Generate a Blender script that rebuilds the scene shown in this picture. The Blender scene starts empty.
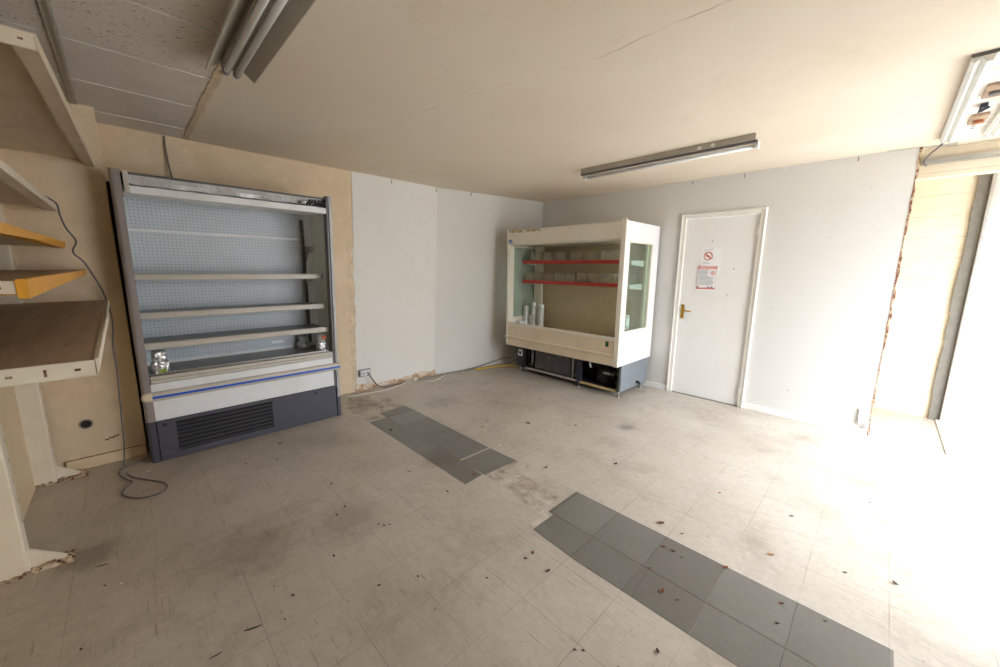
import bpy, bmesh, math, random
from mathutils import Vector, Matrix
random.seed(7)
S = bpy.context.scene
COL = S.collection
PI = math.pi

# ------------------------------------------------------------------ helpers
def lin(r, g, b):
    f = lambda c: (c/255/12.92) if c/255 <= 0.04045 else ((c/255+0.055)/1.055)**2.4
    return (f(r), f(g), f(b), 1.0)

class N:
    """tiny node builder"""
    def __init__(s, name):
        s.m = bpy.data.materials.new(name); s.m.use_nodes = True
        s.t = s.m.node_tree; s.t.nodes.clear()
        s.out = s.t.nodes.new('ShaderNodeOutputMaterial')
        s.b = s.t.nodes.new('ShaderNodeBsdfPrincipled')
        s.t.links.new(s.b.outputs[0], s.out.inputs[0])
        s.co = s.t.nodes.new('ShaderNodeTexCoord').outputs['Object']
    def n(s, kind, **kw):
        nd = s.t.nodes.new(kind)
        for k, v in kw.items():
            if k.startswith('i_'):
                key = k[2:]; key = int(key) if key.isdigit() else key
                nd.inputs[key].default_value = v
            else: setattr(nd, k, v)
        return nd
    def link(s, a, b): s.t.links.new(a, b)
    def val(s, x, sock):
        if isinstance(x, (int, float)): sock.default_value = x
        elif isinstance(x, tuple): sock.default_value = x
        else: s.link(x, sock)
    def math(s, op, a, b=0.0, clamp=False):
        nd = s.n('ShaderNodeMath', operation=op, use_clamp=clamp)
        s.val(a, nd.inputs[0]); s.val(b, nd.inputs[1]); return nd.outputs[0]
    def mix(s, f, a, b, mode='MIX'):
        nd = s.n('ShaderNodeMix', data_type='RGBA', blend_type=mode)
        s.val(f, nd.inputs[0]); s.val(a, nd.inputs[6]); s.val(b, nd.inputs[7]); return nd.outputs[2]
    def mapping(s, scale=(1,1,1), rot=(0,0,0), loc=(0,0,0)):
        nd = s.n('ShaderNodeMapping'); s.link(s.co, nd.inputs[0])
        nd.inputs['Scale'].default_value = scale; nd.inputs['Rotation'].default_value = rot
        nd.inputs['Location'].default_value = loc; return nd.outputs[0]
    def noise(s, scale, detail=4, rough=.6, vec=None, dist=0):
        nd = s.n('ShaderNodeTexNoise'); s.link(vec or s.co, nd.inputs['Vector'])
        nd.inputs['Scale'].default_value = scale; nd.inputs['Detail'].default_value = detail
        nd.inputs['Roughness'].default_value = rough; nd.inputs['Distortion'].default_value = dist
        return nd.outputs['Fac']
    def ramp(s, x, lo, hi):
        nd = s.n('ShaderNodeMapRange', clamp=True); s.link(x, nd.inputs[0])
        nd.inputs[1].default_value = lo; nd.inputs[2].default_value = hi; return nd.outputs[0]
    def sep(s):
        nd = s.n('ShaderNodeSeparateXYZ'); s.link(s.co, nd.inputs[0]); return nd.outputs
    def bump(s, h, strength=.3, dist=.01):
        nd = s.n('ShaderNodeBump'); s.link(h, nd.inputs['Height'])
        nd.inputs['Strength'].default_value = strength; nd.inputs['Distance'].default_value = dist
        s.link(nd.outputs[0], s.b.inputs['Normal'])
    def fin(s, col, rough=.6, metal=0.0):
        s.val(col, s.b.inputs['Base Color']); s.val(rough, s.b.inputs['Roughness'])
        s.val(metal, s.b.inputs['Metallic']); return s.m

def paint(name, rgb, rough=.5, metal=0.0, dirt=None, amt=.35, scale=6, bump=0.0, bscale=120):
    k = N(name); c = lin(*rgb)
    n1 = k.noise(scale, 5, .65)
    d = lin(*dirt) if dirt else tuple(x*.62 for x in c[:3])+(1,)
    col = k.mix(k.math('MULTIPLY', k.ramp(n1, .45, .8), amt), c, d)
    if bump: k.bump(k.noise(bscale, 2, .5), bump, .004)
    return k.fin(col, rough, metal)

M = {}
M['cream_steel'] = paint('cream_steel', (226,216,198), .45, dirt=(170,135,95), amt=.35, scale=5)
M['cream_panel'] = paint('cream_panel', (222,203,170), .5, dirt=(180,145,100), amt=.35, scale=3)
M['tan_under']   = paint('tan_under', (212,198,176), .5, dirt=(165,148,125), amt=.4, scale=9)
M['yellow_rail'] = paint('yellow_rail', (225,163,52), .45, dirt=(190,125,40), amt=.4, scale=14)
M['white_enamel']= paint('white_enamel', (228,229,232), .3, dirt=(195,190,182), amt=.35, scale=4)
M['ivory_enamel']= paint('ivory_enamel', (228,222,210), .35, dirt=(200,182,150), amt=.35, scale=3)
M['beige_enamel']= paint('beige_enamel', (222,208,184), .4, dirt=(190,165,130), amt=.35, scale=4)
M['beige_rail']  = paint('beige_rail', (190,185,176), .4, dirt=(165,152,135), amt=.4, scale=8)
M['grey_post']   = paint('grey_post', (146,138,136), .4, dirt=(110,100,98), amt=.4, scale=5)
M['light_post']  = paint('light_post', (172,174,178), .35, dirt=(130,128,126), amt=.4, scale=6)
M['dark_post']   = paint('dark_post', (92,88,88), .4)
M['navy_plastic']= paint('navy_plastic', (70,70,82), .5, dirt=(54,53,60), amt=.5, scale=12)
M['black_rubber']= paint('black_rubber', (24,22,24), .7)
M['blue_line']   = paint('blue_line', (14,84,200), .35)
M['shelf_grey']  = paint('shelf_grey', (128,128,124), .35, dirt=(95,93,88), amt=.5, scale=7)
M['mint_panel']  = paint('mint_panel', (208,216,204), .25, dirt=(180,182,165), amt=.4, scale=4)
M['steel']       = paint('steel', (176,176,176), .32, .85, dirt=(110,100,92), amt=.6, scale=14)
M['alu']         = paint('alu', (190,188,184), .35, .8, dirt=(140,132,122), amt=.5, scale=10)
M['lamp_grey']   = paint('lamp_grey', (176,170,158), .45, dirt=(130,122,108), amt=.4, scale=6)
M['lamp_white']  = paint('lamp_white', (226,226,222), .35, dirt=(190,180,165), amt=.3, scale=6)
M['tube']        = paint('tube', (236,238,238), .25)
M['brass']       = paint('brass', (205,160,70), .3, .9)
M['red_rail']    = paint('red_rail', (176,42,36), .4, dirt=(140,40,36), amt=.5, scale=12)
M['slate_panel'] = paint('slate_panel', (118,124,130), .5, dirt=(94,100,106), amt=.4, scale=10)
M['dark_machine']= paint('dark_machine', (46,42,42), .6, dirt=(80,68,58), amt=.6, scale=18)
M['machine_navy']= paint('machine_navy', (52,52,64), .55)
M['copper']      = paint('copper', (168,104,70), .4, .8)
M['wood_rail']   = paint('wood_rail', (196,176,132), .6, dirt=(140,115,80), amt=.5, scale=20)
M['black']       = paint('black', (20,18,18), .5)
M['green_switch']= paint('green_switch', (20,92,48), .4)
M['blue_badge']  = paint('blue_badge', (30,98,176), .4)
M['paper']       = paint('paper', (238,238,240), .8, dirt=(220,220,222), amt=.2)
M['print_red']   = paint('print_red', (206,82,78), .8)
M['print_pink']  = paint('print_pink', (232,176,174), .8)
M['print_grey']  = paint('print_grey', (176,180,184), .8)
M['print_dark']  = paint('print_dark', (96,84,84), .8)
M['cable_dark']  = paint('cable_dark', (104,98,100), .6)
M['cable_grey']  = paint('cable_grey', (150,142,132), .6)
M['cable_white'] = paint('cable_white', (214,206,194), .6)
M['cable_yellow']= paint('cable_yellow', (220,184,30), .5)
M['door_paint']  = paint('door_paint', (234,233,232), .45, dirt=(216,212,206), amt=.3, scale=3)
M['frame_paint'] = paint('frame_paint', (231,228,222), .5, dirt=(205,194,180), amt=.35, scale=6)
M['ballast_brown'] = paint('ballast_brown', (166,142,120), .6, dirt=(100,72,52), amt=.8, scale=22)
M['tray_worn'] = paint('tray_worn', (222,220,214), .4, dirt=(150,112,84), amt=.7, scale=16)
M['louvre_black'] = paint('louvre_black', (52,52,56), .5)
M['leaf_brown'] = paint('leaf_brown', (122,70,36), .8, dirt=(80,44,24), amt=.6, scale=60)
M['leaf_dark']   = paint('leaf_dark', (84,66,52), .85, dirt=(34,26,22), amt=.6, scale=60)
M['leaf_tan']    = paint('leaf_tan', (176,136,88), .8, dirt=(130,90,50), amt=.6, scale=60)
M['straw']       = paint('straw', (204,180,130), .8)
M['chip']        = paint('chip', (226,222,214), .85)
M['green_label'] = paint('green_label', (132,160,52), .5)
M['orange_label']= paint('orange_label', (188,92,40), .5)
M['rust_dark']   = paint('rust_dark', (92,48,30), .85, dirt=(200,175,145), amt=.7, scale=30, bump=.6, bscale=90)
M['pavement']    = paint('pavement', (176,172,166), .9, dirt=(140,136,130), amt=.5, scale=3)
M['concrete']    = paint('concrete', (122,118,110), .9, dirt=(92,88,80), amt=.6, scale=16, bump=.5, bscale=60)

def mk_white_wall(name, rgb, seed):
    k = N(name); c = lin(*rgb)
    v = k.mapping(loc=(seed, seed*.7, 0))
    st = k.ramp(k.noise(1.3, 5, .7, v), .5, .85)
    col = k.mix(k.math('MULTIPLY', st, .22), c, lin(196,180,156))
    fine = k.ramp(k.noise(70, 3, .6), .35, .7)
    col = k.mix(k.math('MULTIPLY', fine, .07), col, lin(150,146,140))
    sp = k.ramp(k.noise(14, 2, .4, v), .77, .79)
    col = k.mix(k.math('MULTIPLY', sp, .5), col, lin(130,112,100))
    k.bump(k.noise(90, 4, .7), .35, .004)
    return k.fin(col, .8)
M['white_wall'] = mk_white_wall('white_wall', (213,212,210), 3.1)
M['white_wall_grey'] = mk_white_wall('white_wall_grey', (216,214,210), 5.7)
M['white_wall_warm'] = mk_white_wall('white_wall_warm', (224,221,216), 9.3)

def mk_beige_wall():
    k = N('beige_wall'); x, y, z = k.sep()
    c = k.mix(k.ramp(k.noise(1.6, 5, .65), .35, .75), lin(222,203,176), lin(208,185,153))
    c = k.mix(k.math('MULTIPLY', k.ramp(k.noise(7, 6, .75), .5, .7), .65), c, lin(228,210,182))
    c = k.mix(k.math('MULTIPLY', k.ramp(k.noise(16, 5, .7), .66, .74), .5), c, lin(170,122,84))
    k.bump(k.noise(40, 5, .7), .4, .006)
    return k.fin(c, .85)
M['beige_wall'] = mk_beige_wall()

def mk_plaster_strip():
    k = N('raw_plaster')
    c = k.mix(k.ramp(k.noise(9, 6, .75), .4, .65), lin(226,206,176), lin(196,178,156))
    c = k.mix(k.ramp(k.noise(14, 5, .7, k.mapping(loc=(5,2,1))), .6, .7), c, lin(164,112,72))
    k.bump(k.noise(50, 5, .7), .6, .01)
    return k.fin(c, .9)
M['raw_plaster'] = mk_plaster_strip()

def mk_skirting_scar():
    k = N('skirting_scar')
    c = k.mix(k.ramp(k.noise(11, 6, .75), .42, .58), lin(176,132,92), lin(222,208,190))
    c = k.mix(k.ramp(k.noise(24, 5, .7), .58, .68), c, lin(120,78,52))
    k.bump(k.noise(60, 5, .7), .6, .01)
    return k.fin(c, .9)
M['skirting_scar'] = mk_skirting_scar()

def mk_ceiling():
    k = N('ceiling_plaster'); x, y, z = k.sep()
    c = k.mix(k.ramp(k.noise(.9, 4, .6), .3, .75), lin(230,219,204), lin(221,207,188))
    c = k.mix(k.math('MULTIPLY', k.ramp(k.noise(3, 5, .7), .6, .8), .2), c, lin(196,170,138))
    # a hairline filled board joint that wanders along the ceiling
    w = k.math('MULTIPLY', k.math('SUBTRACT', k.noise(2.2, 3, .6), .5), .16)
    off = k.math('MULTIPLY', k.math('MAXIMUM', k.math('SUBTRACT', -1.1, x), 0.0), .19)
    d = k.math('ABSOLUTE', k.math('SUBTRACT', k.math('ADD', k.math('ADD', y, w), off), 1.71))
    on = k.math('MULTIPLY', k.math('LESS_THAN', x, 1.0), k.math('GREATER_THAN', x, -2.6))
    brk = k.ramp(k.noise(5, 3, .6), .42, .6)
    crack = k.math('MULTIPLY', k.math('MULTIPLY', k.ramp(d, .006, .001), on), brk)
    band = k.math('MULTIPLY', k.ramp(d, .07, .03), on)
    c = k.mix(k.math('MULTIPLY', band, .12), c, lin(232,220,202))
    c = k.mix(k.math('MULTIPLY', crack, .5), c, lin(126,98,72))
    k.bump(k.math('ADD', k.noise(160, 2, .5), k.math('MULTIPLY', crack, -3.0)), .12, .004)
    return k.fin(c, .9)
M['ceiling_plaster'] = mk_ceiling()

def mk_ceiling_tile():
    k = N('ceiling_tile'); x, y, z = k.sep()
    c = k.mix(k.ramp(k.noise(3, 4, .6), .3, .7), lin(228,222,215), lin(216,208,200))
    v = k.n('ShaderNodeTexVoronoi', i_Scale=75.0); k.link(k.mapping(scale=(1,.55,1)), v.inputs['Vector'])
    sp = k.math('MULTIPLY', k.ramp(v.outputs['Distance'], .3, .2), k.ramp(k.noise(30, 2, .5), .5, .56))
    area = k.math('GREATER_THAN', x, -2.73)
    c = k.mix(k.math('MULTIPLY', sp, k.math('ADD', k.math('MULTIPLY', area, .6), .15)), c, lin(92,72,56))
    k.bump(k.noise(120, 3, .6), .4, .004)
    return k.fin(c, .95)
M['ceiling_tile'] = mk_ceiling_tile()

def mk_blocks():
    k = N('painted_blocks'); x, y, z = k.sep()
    c = k.mix(k.ramp(k.noise(4, 5, .7), .35, .75), lin(224,214,194), lin(208,194,168))
    def line(v, pitch, off, w):
        f = k.math('FRACT', k.math('DIVIDE', k.math('ADD', v, 50*pitch-off), pitch))
        return k.math('LESS_THAN', k.math('MULTIPLY', f, pitch), w)
    j = line(z, .2, 0.03, .007)
    c = k.mix(k.math('MULTIPLY', j, k.math('MULTIPLY', k.ramp(k.noise(9, 3, .6), .35, .6), .6)), c, lin(176,158,132))
    k.bump(k.math('SUBTRACT', k.noise(60, 4, .7), j), .35, .006)
    return k.fin(c, .9)
M['painted_blocks'] = mk_blocks()

SMUDGES = [(-1.546,3.227,.11,.6), (-.37,4.17,.12,.25), (-3.35,2.37,.3,.25), (-2.66,-.28,.16,.5), (-2.15,.31,.28,.3), (-2.02,.78,.25,.35), (-3.16,1.10,.22,.25), (-2.24,1.56,.15,.4)]
def mk_floor(name, base, alt, dirt, seam, seamcol, sc):
    """worn vinyl tiles on a 29 cm grid with scuffs, scratches and grime"""
    k = N(name); x, y, z = k.sep()
    P = .2895
    def cell(v, off): return k.math('DIVIDE', k.math('ADD', v, 100*P-off), P)
    cx, cy = cell(x, -.097), cell(y, 1.985)
    def line(cv, w):
        f = k.math('FRACT', cv)
        d = k.math('MINIMUM', f, k.math('SUBTRACT', 1.0, f))
        return k.ramp(d, w, w*.3)
    cmb = k.n('ShaderNodeCombineXYZ')
    k.link(k.math('FLOOR', cx), cmb.inputs[0]); k.link(k.math('FLOOR', cy), cmb.inputs[1])
    wn = k.n('ShaderNodeTexWhiteNoise'); k.link(cmb.outputs[0], wn.inputs['Vector'])
    tone = wn.outputs['Value']
    c = k.mix(k.ramp(k.noise(1.1, 5, .65), .3, .75), lin(*base), lin(*alt))
    c = k.mix(k.math('MULTIPLY', tone, .14 if name == 'vinyl' else .9), c, lin(*(alt if name == 'vinyl' else dirt)))
    # marbling of the vinyl
    c = k.mix(k.math('MULTIPLY', k.ramp(k.noise(26, 6, .8, dist=.6), .4, .7), .26), c, lin(*dirt))
    # grain of the vinyl turns by a quarter from tile to tile
    par = k.math('MODULO', k.math('ADD', k.math('FLOOR', cx), k.math('FLOOR', cy)), 2.0)
    gx = k.noise(1.0, 3, .6, k.mapping(scale=(6, 55, 1))); gy = k.noise(1.0, 3, .6, k.mapping(scale=(55, 6, 1), loc=(4, 2, 0)))
    gmix = k.math('ADD', k.math('MULTIPLY', gx, k.math('SUBTRACT', 1.0, par)), k.math('MULTIPLY', gy, par))
    c = k.mix(k.math('MULTIPLY', k.ramp(gmix, .52, .75), .12), c, lin(*dirt))
    # grime clouds
    g = k.math('MULTIPLY', k.ramp(k.noise(2.1, 7, .72, k.mapping(loc=(3,1,0)), dist=.4), .52, .78), .5*sc)
    c = k.mix(g, c, lin(*dirt))
    g2 = k.math('MULTIPLY', k.ramp(k.noise(.8, 5, .7, k.mapping(loc=(7,3,0)), dist=.6), .5, .72), .3*sc)
    c = k.mix(g2, c, lin(*dirt))
    for sx0, sy0, sr, sa in SMUDGES:
        dx, dy = k.math('SUBTRACT', x, sx0), k.math('SUBTRACT', y, sy0)
        dd = k.math('SQRT', k.math('ADD', k.math('MULTIPLY', dx, dx), k.math('MULTIPLY', dy, dy)))
        dd = k.math('ADD', dd, k.math('MULTIPLY', k.math('SUBTRACT', k.noise(9, 4, .7), .5), sr*1.6))
        c = k.mix(k.math('MULTIPLY', k.ramp(dd, sr, sr*.3), sa), c, lin(96,82,70))
    # scuffs and scratches in several directions
    for i, (ang, s1, s2, lo, hi, a, rgb) in enumerate([
        (.5, 7, 90, .63, .72, .4, (120,100,82)), (-.9, 5, 120, .64, .72, .4, (104,86,72)),
        (1.25, 9, 140, .67, .72, .3, (80,62,50)), (.1, 4, 150, .70, .75, .4, (90,72,60)),
        (-.35, 12, 130, .70, .74, .5, (120,76,52)), (2.3, 3, 170, .71, .75, .4, (236,226,210))]):
        v = k.mapping(scale=(s1, s2, 1), rot=(0, 0, ang), loc=(i*3.7, i*1.9, 0))
        s_ = k.math('MULTIPLY', k.ramp(k.noise(1.0, 2, .5, v), lo, hi), k.ramp(k.noise(2.6, 3, .6, k.mapping(loc=(i*2.1, 7-i, 0))), .42, .6))
        c = k.mix(k.math('MULTIPLY', s_, a*sc), c, lin(*rgb))
    # small ground-in spots
    sp = k.ramp(k.noise(34, 3, .55, k.mapping(loc=(8,4,2))), .70, .75)
    c = k.mix(k.math('MULTIPLY', sp, .55*sc), c, lin(86,68,54))
    # seams
    ln = k.math('MAXIMUM', line(cx, .009), line(cy, .009))
    vis = k.ramp(k.noise(2.3, 3, .6, k.mapping(loc=(1,6,3))), .38, .6)
    c = k.mix(k.math('MULTIPLY', k.math('MULTIPLY', ln, k.math('ADD', k.math('MULTIPLY', vis, .75), .12)), seam), c, lin(*seamcol))
    k.bump(k.math('ADD', k.noise(30, 4, .6), k.math('MULTIPLY', ln, -.8)), .12, .004)
    rg = k.math('ADD', k.math('MULTIPLY', k.noise(5, 5, .7), .3), .24)
    return k.fin(c, rg)
M['vinyl'] = mk_floor('vinyl', (199,192,183), (178,168,156), (130,115,101), .5, (96,80,66), 1.3)
M['dark_vinyl'] = mk_floor('dark_vinyl', (128,128,123), (118,116,111), (98,94,89), .75, (58,52,48), 1.0)

def mk_screed():
    k = N('bare_screed')
    c = k.mix(k.ramp(k.noise(5, 6, .75, dist=.5), .4, .62), lin(156,142,129), lin(200,192,182))
    c = k.mix(k.math('MULTIPLY', k.ramp(k.noise(13, 5, .7), .55, .68), .7), c, lin(122,106,92))
    k.bump(k.noise(40, 5, .7), .5, .006)
    return k.fin(c, .85)
M['bare_screed'] = mk_screed()

def mk_perf(name, base, dark, pitch, hole, axes, elong=1.0, dirt=(170,170,170)):
    """sheet punched with a regular grid of holes"""
    k = N(name); s = k.sep(); a, b = s[axes[0]], s[axes[1]]
    def d(v, p):
        f = k.math('FRACT', k.math('ADD', k.math('DIVIDE', v, p), 200.0))
        return k.math('MULTIPLY', k.math('ABSOLUTE', k.math('SUBTRACT', f, .5)), p)
    da, db = k.math('DIVIDE', d(a, pitch), elong), d(b, pitch)
    r = k.math('SQRT', k.math('ADD', k.math('MULTIPLY', da, da), k.math('MULTIPLY', db, db)))
    h = k.ramp(r, hole*1.25, hole*.75)
    c = k.mix(k.math('MULTIPLY', k.ramp(k.noise(2.5, 4, .6), .4, .8), .35), lin(*base), lin(*dirt))
    c = k.mix(h, c, lin(*dark))
    k.bump(k.math('MULTIPLY', h, -1.0), .4, .002)
    return k.fin(c, .4)
M['perf_white'] = mk_perf('perf_white', (196,203,211), (124,132,142), .025, .0038, (1,2), dirt=(172,178,186))
M['perf_tan'] = mk_perf('perf_tan', (200,184,152), (104,88,62), .0245, .0048, (0,2), elong=1.6, dirt=(176,158,124))

def mk_stained_shelf():
    k = N('stained_shelf')
    v = k.mapping(scale=(1.2, 9, 1))
    c = k.mix(k.ramp(k.noise(2.2, 6, .7, v), .3, .7), lin(176,156,134), lin(150,130,110))
    c = k.mix(k.ramp(k.noise(3.0, 3, .5, k.mapping(scale=(3,26,1), loc=(2,5,0))), .68, .74), c, lin(72,56,48))
    return k.fin(c, .55)
M['stained_shelf'] = mk_stained_shelf()

def mk_rusty(name, base):
    k = N(name)
    r = k.ramp(k.noise(22, 6, .75), .44, .56)
    c = k.mix(r, lin(*base), lin(112,60,36))
    c = k.mix(k.ramp(k.noise(46, 5, .7), .54, .62), c, lin(54,30,22))
    k.bump(k.noise(70, 5, .7), .7, .008)
    return k.fin(c, .8)
M['rusty_steel'] = mk_rusty('rusty_steel', (214,196,170))
M['broken_edge'] = mk_rusty('broken_edge', (196,172,146))

def mk_foil(name):
    k = N(name)
    v = k.n('ShaderNodeTexVoronoi', i_Scale=38.0); k.link(k.co, v.inputs['Vector'])
    k.bump(v.outputs['Distance'], .9, .012)
    return k.fin(lin(226,226,228), .33, .8)
M['foil'] = mk_foil('foil')
def mk_torn_channel():
    k = N('torn_channel')
    n1 = k.noise(5, 5, .7)
    c = k.mix(k.ramp(n1, .4, .62), lin(196,194,194), lin(228,228,230))
    c = k.mix(k.ramp(k.noise(9, 4, .6, k.mapping(loc=(2,4,4))), .64, .7), c, lin(140,104,60))
    k.bump(k.noise(14, 4, .6), .7, .02)
    return k.fin(c, .45, .2)
M['torn_channel'] = mk_torn_channel()
def mk_condenser():
    k = N('condenser_fins'); x, y, z = k.sep()
    f = k.math('FRACT', k.math('MULTIPLY', k.math('ADD', x, 20.0), 120.0))
    c = k.mix(f, lin(62,60,62), lin(112,108,108))
    c = k.mix(k.ramp(k.noise(12, 5, .7), .55, .72), c, lin(150,142,132))
    return k.fin(c, .6, .3)
M['condenser_fins'] = mk_condenser()
def mk_fascia():
    k = N('chipped_fascia'); x, y, z = k.sep()
    c = k.mix(k.math('MULTIPLY', k.ramp(k.noise(4, 5, .6), .45, .8), .3), lin(228,222,210), lin(200,182,150))
    # z and x are measured from the cabinet's base centre
    edge = k.math('MULTIPLY', k.math('GREATER_THAN', z, 1.932), k.math('LESS_THAN', x, -.3))
    chip = k.math('MULTIPLY', edge, k.ramp(k.noise(26, 4, .7), .42, .5))
    c = k.mix(k.math('MULTIPLY', chip, .85), c, k.mix(k.ramp(k.noise(40, 2, .5), .45, .55), lin(96,66,44), lin(196,170,96)))
    return k.fin(c, .4)
M['chipped_fascia'] = mk_fascia()

def mk_glass(name, tint, fac):
    k = N(name)
    tr = k.n('ShaderNodeBsdfTransparent'); tr.inputs[0].default_value = lin(*tint)
    gl = k.n('ShaderNodeBsdfGlossy'); gl.inputs['Roughness'].default_value = .08
    df = k.n('ShaderNodeBsdfDiffuse'); df.inputs[0].default_value = lin(*tint)
    m1 = k.n('ShaderNodeMixShader'); m1.inputs[0].default_value = fac
    k.link(tr.outputs[0], m1.inputs[1]); k.link(df.outputs[0], m1.inputs[2])
    lw = k.n('ShaderNodeLayerWeight', i_Blend=.5)
    fr = k.math('ADD', k.math('MULTIPLY', k.math('POWER', lw.outputs['Facing'], 4.0), .55), .03)
    m2 = k.n('ShaderNodeMixShader'); k.link(fr, m2.inputs[0])
    k.link(m1.outputs[0], m2.inputs[1]); k.link(gl.outputs[0], m2.inputs[2])
    k.link(m2.outputs[0], k.out.inputs[0]); return k.m
M['green_glass'] = mk_glass('green_glass', (232,240,234), .04)
M['milky_glass'] = mk_glass('milky_glass', (226,236,228), .3)
M['clear_acrylic'] = mk_glass('clear_acrylic', (250,248,244), .06)
M['side_glass'] = mk_glass('side_glass', (226,230,226), .65)

# ------------------------------------------------------------------ mesh building
class MB:
    def __init__(s): s.bm = bmesh.new(); s.mi = 0
    def _new(s, fs):
        for f in fs: f.material_index = s.mi
    def box(s, a, b, bev=0.0):
        x0, y0, z0 = (min(p, q) for p, q in zip(a, b)); x1, y1, z1 = (max(p, q) for p, q in zip(a, b))
        t = bmesh.new()
        vs = [t.verts.new(p) for p in [(x0,y0,z0),(x1,y0,z0),(x1,y1,z0),(x0,y1,z0),(x0,y0,z1),(x1,y0,z1),(x1,y1,z1),(x0,y1,z1)]]
        for q in [(0,3,2,1),(4,5,6,7),(0,1,5,4),(1,2,6,5),(2,3,7,6),(3,0,4,7)]: t.faces.new([vs[i] for i in q])
        if bev: bmesh.ops.bevel(t, geom=t.edges[:], offset=min(bev, .45*min(x1-x0, y1-y0, z1-z0)), segments=2, affect='EDGES', profile=.5)
        return s.merge(t)
    def merge(s, t):
        mp = {v: s.bm.verts.new(v.co) for v in t.verts}
        for f in t.faces:
            try: nf = s.bm.faces.new([mp[v] for v in f.verts])
            except ValueError: continue
            nf.material_index = s.mi; nf.smooth = f.smooth
        t.free(); return s
    def loft(s, rings, closed=True, caps=True, smooth=False):
        vr = [[s.bm.verts.new(p) for p in r] for r in rings]
        n = len(vr[0])
        for i in range(len(vr)-1):
            for j in range(n if closed else n-1):
                f = s.bm.faces.new([vr[i][j], vr[i][(j+1) % n], vr[i+1][(j+1) % n], vr[i+1][j]])
                f.material_index = s.mi; f.smooth = smooth
        if caps and closed:
            for r in (vr[0][::-1], vr[-1]):
                f = s.bm.faces.new(r); f.material_index = s.mi
        return s
    def prism(s, poly, axis, lo, hi):
        """poly: 2d points in the two other axes (cyclic order kept), extruded along axis"""
        def P(u, v, w):
            return {'x': (w, u, v), 'y': (u, w, v), 'z': (u, v, w)}[axis]
        return s.loft([[P(u, v, lo) for u, v in poly], [P(u, v, hi) for u, v in poly]])
    def tube(s, pts, r, seg=8, caps=True):
        pts = [Vector(p) for p in pts]; rings = []; a = None
        for i, p in enumerate(pts):
            d = (pts[min(i+1, len(pts)-1)] - pts[max(i-1, 0)]).normalized()
            a = d.orthogonal() if a is None else a - d*a.dot(d)
            a.normalize(); b = d.cross(a)
            rr = r[i] if isinstance(r, (list, tuple)) else r
            rings.append([p + (a*math.cos(2*PI*j/seg) + b*math.sin(2*PI*j/seg))*rr for j in range(seg)])
        return s.loft(rings, smooth=True, caps=caps)
    def cyl(s, a, b, r, seg=16): return s.tube([a, b], r, seg)
    def lathe(s, c, prof, seg=20, jit=0.0):
        rings = []
        for r, z in prof:
            rings.append([(c[0]+math.cos(2*PI*j/seg)*r*(1+random.uniform(-jit, jit)), c[1]+math.sin(2*PI*j/seg)*r*(1+random.uniform(-jit, jit)), c[2]+z) for j in range(seg)])
        return s.loft(rings, smooth=jit == 0)
    def disc(s, c, r, axis, seg=24, depth=.001, inner=0):
        ax = Vector(axis).normalized(); u = ax.orthogonal().normalized(); v = ax.cross(u); c = Vector(c)
        def ring(rr, h): return [c + ax*h + (u*math.cos(2*PI*j/seg)+v*math.sin(2*PI*j/seg))*rr for j in range(seg)]
        if inner:
            vr = [[s.bm.verts.new(p) for p in ring(*q)] for q in ((inner,0),(inner,depth),(r,depth),(r,0))]
            for i in range(4):
                for j in range(seg):
                    f = s.bm.faces.new([vr[i][j], vr[i][(j+1)%seg], vr[(i+1)%4][(j+1)%seg], vr[(i+1)%4][j]]); f.material_index = s.mi
            return s
        return s.loft([ring(r, 0), ring(r, depth)])
    def poly(s, pts, z0, z1):
        return s.loft([[(x, y, z0) for x, y in pts], [(x, y, z1) for x, y in pts]])
    def build(s, name, mats, parent=None, origin=None):
        bmesh.ops.recalc_face_normals(s.bm, faces=s.bm.faces[:])
        if parent is not None: o0 = world_loc(parent)
        elif origin is not None: o0 = Vector(origin)
        else:
            xs = [v.co for v in s.bm.verts]
            o0 = Vector(((min(v.x for v in xs)+max(v.x for v in xs))/2, (min(v.y for v in xs)+max(v.y for v in xs))/2, min(v.z for v in xs)))
        for v in s.bm.verts: v.co -= o0
        me = bpy.data.meshes.new(name); s.bm.to_mesh(me); s.bm.free()
        for m in (mats if isinstance(mats, (list, tuple)) else [mats]): me.materials.append(M[m] if isinstance(m, str) else m)
        ob = bpy.data.objects.new(name, me); COL.objects.link(ob)
        if parent is not None: ob.parent = parent
        else: ob.location = o0
        return ob

def world_loc(o):
    v = Vector((0, 0, 0))
    while o is not None: v += o.location; o = o.parent
    return v
def thing(name, loc, label, cat, group=None):
    o = bpy.data.objects.new(name, None); o.empty_display_size = .05; COL.objects.link(o); o.location = loc
    return tag(o, label, cat, group)
def tag(o, label, cat, group=None):
    o['label'] = label; o['category'] = cat
    if group: o['group'] = group
    return o
def struct(o): o['kind'] = 'structure'; return o
def B(name, mat, parent, *boxes, bev=0.0):
    m = MB()
    for a, b in boxes: m.box(a, b, bev)
    return m.build(name, mat, parent)
def copy_tree(o, parent=None):
    c = o.copy(); COL.objects.link(c)
    if parent is not None: c.parent = parent
    for ch in [q for q in bpy.data.objects if q.parent == o]: copy_tree(ch, c)
    return c
def each(name, mat, parent, *boxes, bev=0.0):
    for b_ in boxes: B(name, mat, parent, b_, bev=bev)
def smooth_path(pts, n=6):
    P = [Vector(p) for p in pts]; out = []
    for i in range(len(P)-1):
        p0, p1, p2, p3 = P[max(i-1,0)], P[i], P[i+1], P[min(i+2, len(P)-1)]
        for k in range(n):
            t = k/n
            out.append(.5*((2*p1)+(p2-p0)*t+(2*p0-5*p1+4*p2-p3)*t*t+(3*p1-p0-3*p2+p3)*t**3))
    out.append(P[-1]); return out

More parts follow.
